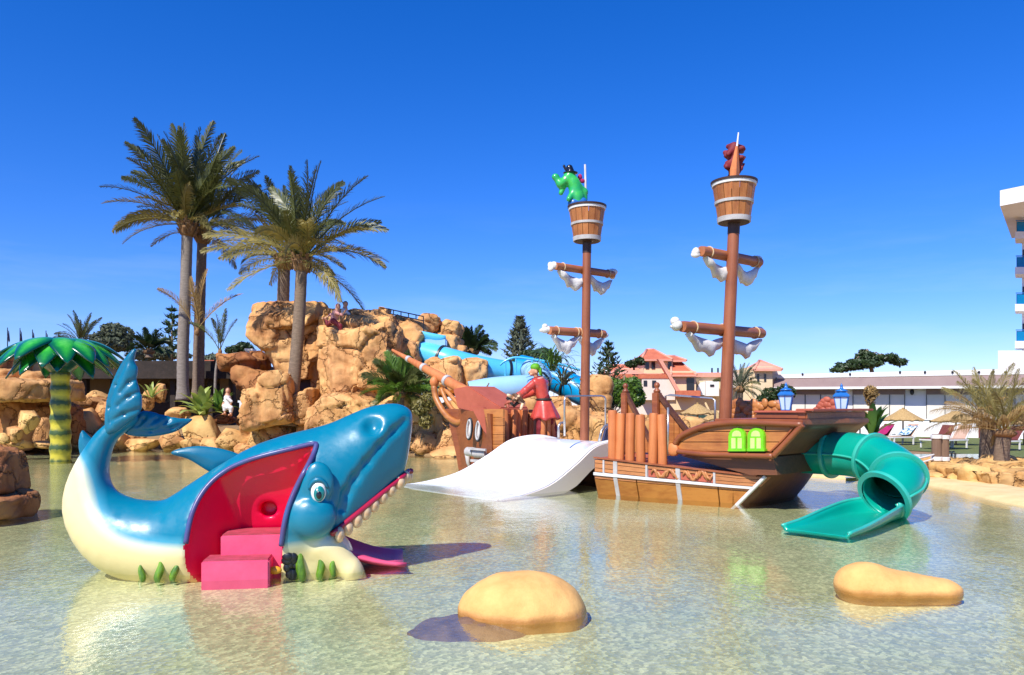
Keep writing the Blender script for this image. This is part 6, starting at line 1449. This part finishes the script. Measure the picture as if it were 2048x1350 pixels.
# ================================================================ figures
def sdf_obj(name, prims, lo_, hi_, h, mat, parent, k=.05, cut=None):
    G_ = sgrid(lo_, hi_, h); d = None
    for pr in prims:
        e = sd_cone(G_, *pr[1:]) if pr[0] == 'c' else sd_ell(G_, *pr[1:]); d = e if d is None else smin(d, e, k)
    v, f_ = nets(d, lo_, h); return npobj(name, v, f_, MAT[mat], parent)
def bounds(prims):
    pts = []
    for p in prims:
        if p[0] == 'c': pts += [np.array(p[1])-max(p[3:5]), np.array(p[1])+max(p[3:5]), np.array(p[2])-max(p[3:5]), np.array(p[2])+max(p[3:5])]
        else: pts += [np.array(p[1])-np.array(p[2]), np.array(p[1])+np.array(p[2])]
    pts = np.array(pts); return list(pts.min(0)-.06), list(pts.max(0)+.06)
def blob(name, prims, h, mat, parent, k=.05): lo_, hi_ = bounds(prims); return sdf_obj(name, prims, lo_, hi_, h, mat, parent, k)
# pirate in the red coat, back to us, leaning over the bow rail
Yp = 18.6; px = lambda x, y, dy=0.0: tuple(P(x, y, Yp+dy))
pb = P(1090, 885, Yp); pir = thing('pirate_statue', 'pirate statue in long red coat with lime green headscarf leaning over the bow rail', 'statue', tuple(pb))
blob('body', [('c', px(1080, 825, -.08), px(1080, 855, -.08), .105, .085), ('c', px(1080, 855, -.08), px(1078, 882, -.05), .085, .075), ('c', px(1078, 882, -.05), px(1072, 884, -.1), .07, .055), ('c', px(1098, 825, .1), px(1108, 856, .15), .105, .085), ('c', px(1108, 856, .15), px(1114, 884, .2), .085, .075), ('c', px(1088, 795), px(1090, 828), .14, .15), ('c', px(1076, 764), px(1088, 800), .15, .14)], .02, 'cloth_maroon', pir, .04)
blob('coat', [('c', px(1079, 770), px(1087, 797), .19, .15), ('c', px(1070, 765, -.1), px(1090, 767, .15), .10, .10)], .018, 'red_coat', pir, .08)
# skirt of the coat: flaring open folds
g = MB(); rows = []
for k in range(9):
    u = k/8; c_ = V(px(1088+3*u, 798+40*u)); r1_ = .155+.19*u**.8; row = []
    for j in range(40):
        a_ = 2*pi*j/40; f_ = 1+.10*u*sin(a_*7+.6)+.05*u*sin(a_*3); row.append(c_+V((cos(a_)*r1_*f_, sin(a_)*r1_*f_*.85, .03*u*sin(a_*5))))
    rows.append(row)
g.grid(rows, closed=True); o = g.build('coat_skirt', MAT['red_coat'], pir, smooth=True); o.modifiers.new('s', 'SOLIDIFY').thickness = .025
for nm, pr_ in (('sleeve', [('c', px(1066, 768, -.12), px(1051, 781, -.2), .10, .085), ('c', px(1051, 781, -.2), px(1036, 793, -.16), .082, .075), ('e', px(1037, 792, -.16), (.09, .09, .09))]), ('sleeve', [('c', px(1088, 769, .15), px(1072, 784, .22), .10, .085), ('c', px(1072, 784, .22), px(1048, 792, .1), .08, .072)])): blob(nm, pr_, .018, 'red_coat', pir, .04)
hp = [('c', px(1035, 794, -.16), px(1028, 798, -.18), .045, .048)]+[('c', px(1028, 797+1.5*k, -.24+.03*k), px(1020-abs(k-2)*-1.2, 800+2.2*k, -.25+.03*k), .016, .013) for k in range(4)]+[('c', px(1031, 795, -.2), px(1027, 789, -.22), .018, .014)]
blob('hand', hp, .011, 'skin', pir, .02)
g = MB(); pts = [V(px(1088, 799))+V((.165*cos(a), .15*sin(a), 0)) for a in np.linspace(0, 2*pi, 21)[:-1]]; g.tube(pts, .032, 6, closed=True); g.build('belt', MAT['hair_dark'], pir, smooth=True)
g = MB(); pts = [V(px(1076, 759))+V((.11*cos(a), .11*sin(a), .03*cos(a))) for a in np.linspace(0, 2*pi, 17)[:-1]]; g.tube(pts, .04, 6, closed=True); g.build('collar', MAT['cloth_pink'], pir, smooth=True)
blob('head', [('e', px(1069, 741), (.098, .11, .13)), ('c', px(1072, 752), px(1076, 760), .06, .065), ('c', px(1061, 743, -.02), px(1057.5, 745, -.02), .028, .02), ('e', px(1062, 749, -.02), (.04, .05, .03)), ('e', px(1073, 744, -.11), (.025, .015, .035))], .014, 'skin', pir, .03)
blob('headscarf', [('e', px(1070.5, 734.5), (.122, .13, .10)), ('e', px(1079, 738, .02), (.05, .06, .05)), ('c', px(1080, 739, .02), px(1084, 752, .03), .045, .02), ('c', px(1080, 739, -.02), px(1080, 750, -.04), .04, .02)], .014, 'hair_green', pir, .03)
# heap of carved coils the pirate reaches for
lt = thing('treasure_heap', 'small heap of dark ropes and bone-coloured carvings on the bow rail', 'carving', px(1035, 815, -.3)); r_ = random.Random(5)
for k in range(14):
    g = MB(); c = V(px(1030+r_.uniform(-16, 16), 803+r_.uniform(-10, 12), -.3+r_.uniform(-.1, .1))); d = V((r_.uniform(-1, 1), r_.uniform(-.5, .5), r_.uniform(-.6, .6))).normalized()*r_.uniform(.1, .2)
    g.tube([c-d, c+V((0, 0, .04)), c+d], [.03, .045, .025], 7); g.build('piece', MAT[r_.choice(['hair_brown', 'bow_red', 'tooth', 'hair_dark', 'tooth'])], lt, smooth=True)
# green monster in the fore nest
c0 = NEST1+V((-.05, 0, NH1)); Yc = c0.y; q = lambda x, y, dy=0.0: tuple(P(x, y, Yc+dy))
mo = thing('monster_statue', 'green long-snouted monster statue with a dark hat in the fore crow nest', 'statue', tuple(c0-V((0, 0, .2))))
blob('body', [('c', q(1157, 420), q(1154, 395), 0.166, 0.151), ('c', q(1154, 395), q(1147, 366), 0.151, 0.137), ('c', q(1147, 366), q(1139, 353), 0.130, 0.130), ('c', q(1137, 357), q(1121, 368, -.05), 0.115, 0.090), ('c', q(1121, 368, -.05), q(1111, 355, -.05), 0.086, 0.065), ('c', q(1128, 370), q(1122, 386, -.03), 0.072, 0.054), ('e', q(1111, 353, -.05), (.08, .07, .06)), ('c', q(1155, 372), q(1169, 384, .05), 0.094, 0.072), ('c', q(1169, 384, .05), q(1170, 400, .05), 0.072, 0.058), ('c', q(1150, 378), q(1138, 398, -.14), 0.079, 0.061)], .018, 'creature', mo, .05)
blob('hat', [('e', q(1141, 346), (.17, .16, .025)), ('c', q(1141, 344), q(1139, 336), .09, .075), ('c', q(1131, 340), q(1128, 332), .02, .03)], .012, 'black', mo, .02)
blob('bow_ribbon', [('e', q(1160, 354, .1), (.05, .05, .07)), ('e', q(1165, 362, .1), (.06, .04, .05)), ('c', q(1155, 358, .08), q(1150, 362, .05), .03, .03)], .012, 'magenta', mo, .02)
blob('eye', [('e', q(1130, 356, -.12), (.03, .02, .035))], .008, 'white_gloss', mo, .02)
blob('sash', [('c', q(1148, 408, -.03), q(1164, 405, -.03), .14, .12)], .018, 'lantern_blue', mo, .02)
# carved red-brown figure round the spike of the main nest
c0 = NEST2+V((0, 0, NH2)); Yc = c0.y+.1; r_ = random.Random(8)
fg = thing('carved_figure', 'dark red carved leafy figure around the spike of the main crow nest', 'statue', tuple(c0-V((0, 0, .2))))
pr = [('c', q(1466, 366), q(1464, 300), .08, .07)]
for k in range(16):
    y = 292+r_.uniform(0, 52); sd_ = -1 if k % 3 else 1; x = 1468+sd_*r_.uniform(4, 14)
    pr.append(('c', q(1468, y), q(x+sd_*5, y+r_.uniform(-8, 12), r_.uniform(-.15, .15)), .085, .045))
pr += [('c', q(1462, 350), q(1449, 360), .03, .02), ('c', q(1478, 330), q(1490, 314), .035, .02), ('c', q(1478, 345), q(1488, 328), .03, .02)]
blob('figure', pr, .016, 'cloth_maroon', fg, .03)
# people on the mountain and by the plants
def person(label, feet, pts, mats, Y, name='person'):
    """pts in pixels: head, neck, chest, hip, knees, feet, hands"""
    t = thing(name, label, 'person', tuple(P(*feet, Y))); w = lambda a, dy=0.0: tuple(P(a[0], a[1], Y+dy)); s_ = pts['s']
    hd = pts['head']; bd = [('e', w(hd), (.085*s_, .10*s_, .12*s_)), ('c', w(hd), w(pts['neck']), .05*s_, .055*s_)]
    for sd_ in (0, 1):
        k_, f_, h_, e_ = pts['knee'][sd_], pts['foot'][sd_], pts['hand'][sd_], pts['elbow'][sd_]; dy = -.12 if sd_ else .12
        bd += [('c', w(pts['hip'], dy), w(k_, dy), .085*s_, .06*s_), ('c', w(k_, dy), w(f_, dy), .058*s_, .04*s_), ('c', w(f_, dy), (w(f_, dy)[0]-.02, w(f_, dy)[1]-.16*s_, w(f_, dy)[2]), .045*s_, .035*s_),
               ('c', w(pts['sho'], dy*1.3), w(e_, dy*1.3), .045*s_, .038*s_), ('c', w(e_, dy*1.3), w(h_, dy), .036*s_, .028*s_)]
        hh = np.array(w(h_, dy)); dirv = hh-np.array(w(e_, dy*1.3)); dirv = dirv/(np.linalg.norm(dirv)+1e-6)
        bd.append(('c', tuple(hh), tuple(hh+dirv*.06*s_), .032*s_, .032*s_))
        for fi in range(5): bd.append(('c', tuple(hh+dirv*.05*s_), tuple(hh+dirv*.13*s_+np.array([0, (fi-2)*.018*s_, -.01*fi*s_])), .010*s_, .008*s_))
    bd += [('c', w(pts['neck']), w(pts['hip']), .10*s_, .11*s_)]
    blob('body', bd, .016*s_, 'skin', t, .035)
    blob('shirt', [('c', w(pts['sho']), w(pts['hip']), .135*s_, .125*s_), ('c', w(pts['sho'], .15*s_), w(pts['elbow'][0], .15*s_), .065*s_, .055*s_), ('c', w(pts['sho'], -.15*s_), w(pts['elbow'][1], -.15*s_), .065*s_, .055*s_)], .02*s_, mats[0], t, .05)
    blob('trousers', [x for sd_, dy in ((0, .12), (1, -.12)) for x in (('c', w(pts['hip'], dy), w(pts['knee'][sd_], dy), .11*s_, .085*s_), ('c', w(pts['knee'][sd_], dy), w(((pts['knee'][sd_][0]+pts['foot'][sd_][0])/2, (pts['knee'][sd_][1]+pts['foot'][sd_][1])/2), dy), .082*s_, .07*s_))], .02*s_, mats[1], t, .05)
    hb_ = P(hd[0], hd[1]-1.2, Y+.03); blob('hair', [('e', tuple(hb_), (.10*s_, .105*s_, .115*s_))], .014*s_, mats[2], t, .02)
    return t
person('climbing pirate figure in pink shirt and maroon breeches on the mountain top', (668, 662), dict(s=1.0, head=(676, 614), neck=(674, 621), sho=(672, 626), hip=(666, 642), knee=((656, 648), (680, 652)), foot=((648, 638), (682, 668)), hand=((652, 636), (690, 622)), elbow=((660, 630), (684, 630))), ('cloth_pink', 'cloth_maroon', 'cloth_pink'), 28.7)
person('dark-haired person looking over the top of the rock mountain', (690, 650), dict(s=1.0, head=(691, 609), neck=(690, 617), sho=(689, 622), hip=(690, 640), knee=((690, 650), (694, 652)), foot=((688, 664), (696, 664)), hand=((682, 634), (700, 634)), elbow=((684, 628), (698, 628))), ('cloth_white', 'cloth_navy', 'hair_dark'), 29.8)
person('seated child in white shirt beside the big yellow-green agave', (456, 826), dict(s=1.0, head=(456, 782), neck=(455, 791), sho=(455, 796), hip=(457, 814), knee=((449, 812), (462, 816)), foot=((450, 828), (462, 830)), hand=((447, 806), (462, 808)), elbow=((449, 802), (463, 803))), ('cloth_white', 'cloth_white', 'hair_brown'), 29.6)

# ================================================================ thatched parasols and loungers
def parasol(label, x, yt, ye, hw, yb, Y):
    base = P(x, yb, Y); t = thing('thatched_parasol', label, 'parasol', tuple(base), 'thatched parasols'); top = P(x, yt, Y).z-base.z; ez = P(x, ye, Y).z-base.z; r = m_at(hw, Y)
    g = MB(); g.tube([base-V((0, 0, .1)), base+V((0, 0, top-.05))], .035, 8); g.build('pole', MAT['post_wood'], t, smooth=True)
    me = MB(); n = 40; rows = []; rr_ = random.Random(int(x))
    for f_, zf in ((.06, 1.0), (.18, .98), (.2, .9), (.5, .55), (.8, .2), (1.0, 0)): rows.append([base+V((cos(2*pi*k/n)*r*f_*(1+.05*rr_.uniform(-1, 1)), sin(2*pi*k/n)*r*f_, ez+(top-ez)*zf+(rr_.uniform(-.05, .02) if f_ == 1 else 0))) for k in range(n)])
    me.grid(rows, closed=True); me.add(rows[0], [tuple(range(n))]); o = me.build('thatch', MAT['thatch'], t); o.modifiers.new('s', 'SOLIDIFY').thickness = .06
parasol('thatched parasol right of the bird-of-paradise plant', 1806, 818, 839, 37, 890, 36); parasol('thatched parasol left of the bird-of-paradise plant', 1720, 817, 838, 32, 889, 36.5); parasol('thatched parasol behind the two small shore palms', 1912, 822, 842, 46, 892, 34); parasol('thatched parasol at the right frame edge', 2048, 826, 846, 45, 893, 34)
parasol('pale thatched parasol between the stair posts and the main mast', 1395, 808, 826, 34, 870, 30); parasol('far thatched parasol just left of the main mast', 1430, 822, 838, 24, 872, 33)
def lounger(label, x, y, Y, rz, sling, towel=None):
    t = thing('sun_lounger', label, 'sun lounger', (0, 0, 0), 'sun loungers on the lawn')
    g = MB(); g.box((0, .3, .32), (.05, 1.3, .05)); g.box((.58, .3, .32), (.05, 1.3, .05)); g.box((.29, .95, .32), (.6, .05, .05)); g.build('frame', MAT['lounger_frame'], t)
    for lx in (0, .58):
        for ly in (-.25, .85): g = MB(); g.box((lx, ly, .15), (.05, .05, .3)); g.build('leg', MAT['lounger_frame'], t)
    g = MB(); g.box((.29, .35, .36), (.54, 1.15, .025)); g.build('seat', MAT[sling], t)
    g = MB(); g.add([V((.02, -.2, .36)), V((.56, -.2, .36)), V((.56, -.62, .88)), V((.02, -.62, .88))], [(0, 1, 2, 3)]); o = g.build('backrest', MAT[sling], t); o.modifiers.new('s', 'SOLIDIFY').thickness = .03
    g = MB(); 
    for lx in (0, .58): g.beam((lx, -.2, .36), (lx, -.62, .88), .04, .04)
    g.build('backrest_frame', MAT['lounger_frame'], t)
    b_ = P(x, y, Y); t.location = (b_.x, b_.y, b_.z); t.rotation_euler = (0, 0, radians(rz)); ORG[t] = b_
    if towel:
        me = MB(); rows = []; 
        for i in range(7): rows.append([V((.0+.58*k/6, -.5+.9*i/6, (.78-.75*i/6*.9 if i < 4 else .42)+.03*sin(k*2+i)+.04)) for k in range(7)])
        me.grid(rows); o2 = me.mesh('towel', smooth=True, recalc=False); tw = link('towel', o2, None, MAT[towel], tuple(b_), (0, 0, radians(rz))); tag(tw, '%s towel draped over a sun lounger under a parasol' % ('magenta' if towel == 'magenta' else 'blue and white striped'), 'towel'); tw.modifiers.new('s', 'SOLIDIFY').thickness = .02
lounger('maroon lounger under a magenta towel left of the parasol pole', 1772, 888, 34.5, 115, 'tan_pad', 'magenta'); lounger('lounger under a striped towel right of the parasol pole', 1818, 889, 34, 110, 'lounger_tan', 'blue_towel')
lounger('maroon lounger left of the tan one by the post pair', 1895, 895, 31, 120, 'tan_pad'); lounger('tan lounger with raised back between the posts and the palms', 1925, 896, 30.5, 115, 'lounger_tan'); lounger('maroon lounger at the right edge behind the palm trunk', 2030, 899, 29.5, 110, 'tan_pad')
rr2 = thing('door_panel', 'narrow maroon door panel in the low white wall behind the palm', 'door', tuple(fac(1960, 888, 1.7))); fpan('panel', 1957, 1968, 856, 885, 1.72, .08, 'tan_pad', rr2)
# ---- wooden bollard pair with white rope, metal pool ladder
for k, (x, w) in enumerate(((1873, 9), (1886, 11))):
    Yb = 18.6+.1*k; a, b_ = P(x, 945, Yb), P(x, 868+k, Yb); t = thing('bollard_post', 'weathered brown mooring post with white bands, the %s of the pair' % ('left, thinner one' if k == 0 else 'right, thicker one'), 'post', tuple(a), 'mooring posts by the lap pool')
    r = m_at(w, Yb); g = MB(); g.lathe([(r, -.15), (r, b_.z-a.z-.02), (r*.9, b_.z-a.z)], 16, a); g.build('post', MAT['post_wood'], t, auto=40)
    for f_ in (.36, .93): g = MB(); z = (b_.z-a.z)*f_; g.lathe([(r+.004, z-.05), (r+.02, z-.04), (r+.02, z+.04), (r+.004, z+.05)], 16, a, caps=False); g.build('rope_band', MAT['white_paint'], t)
for k, (y0, y1) in enumerate(((917, 908), (929, 916))):
    g = MB(); A = P(1800, y0+3, 17.8); B = P(1872, y1, 18.6); pp = [A.lerp(B, u/8)+V((0, 0, -.03*sin(pi*u/8))) for u in range(9)]; g.tube(pp, .022, 6); o = g.build('barrier_rope', MAT['white_paint'], smooth=True); tag(o, 'white barrier rope tied to the posts, %s one' % ('upper' if k == 0 else 'lower'), 'rope')
ld = thing('pool_ladder', 'small dark metal pool ladder right of the post pair', 'ladder', tuple(P(1905, 925, 20)))
for x in (1903, 1910): g = MB(); g.tube([P(x, 928, 20), P(x, 908, 20), P(x-2, 903, 20), P(x-6, 904, 20.3), P(x-7, 915, 20.5)], .02, 6); g.build('rail', MAT['black_metal'], ld, smooth=True)
sg = thing('dry_plume_plant', 'tall thin stalk with dry feathery seed head before the cream blinds', 'plant', tuple(P(1742, 870, 27)))
g = MB(); g.tube([P(1742, 872, 27), P(1741, 820, 27), P(1741, 782, 27)], [.045, .035, .02], 6); g.build('stalk', MAT['bark'], sg, smooth=True); leafcloud('seed_head', sg, [bl(1741, 785, 13, 14, 27), bl(1740, 800, 8, 12, 27)], 700, .06, MAT['frond_dry'], 77)
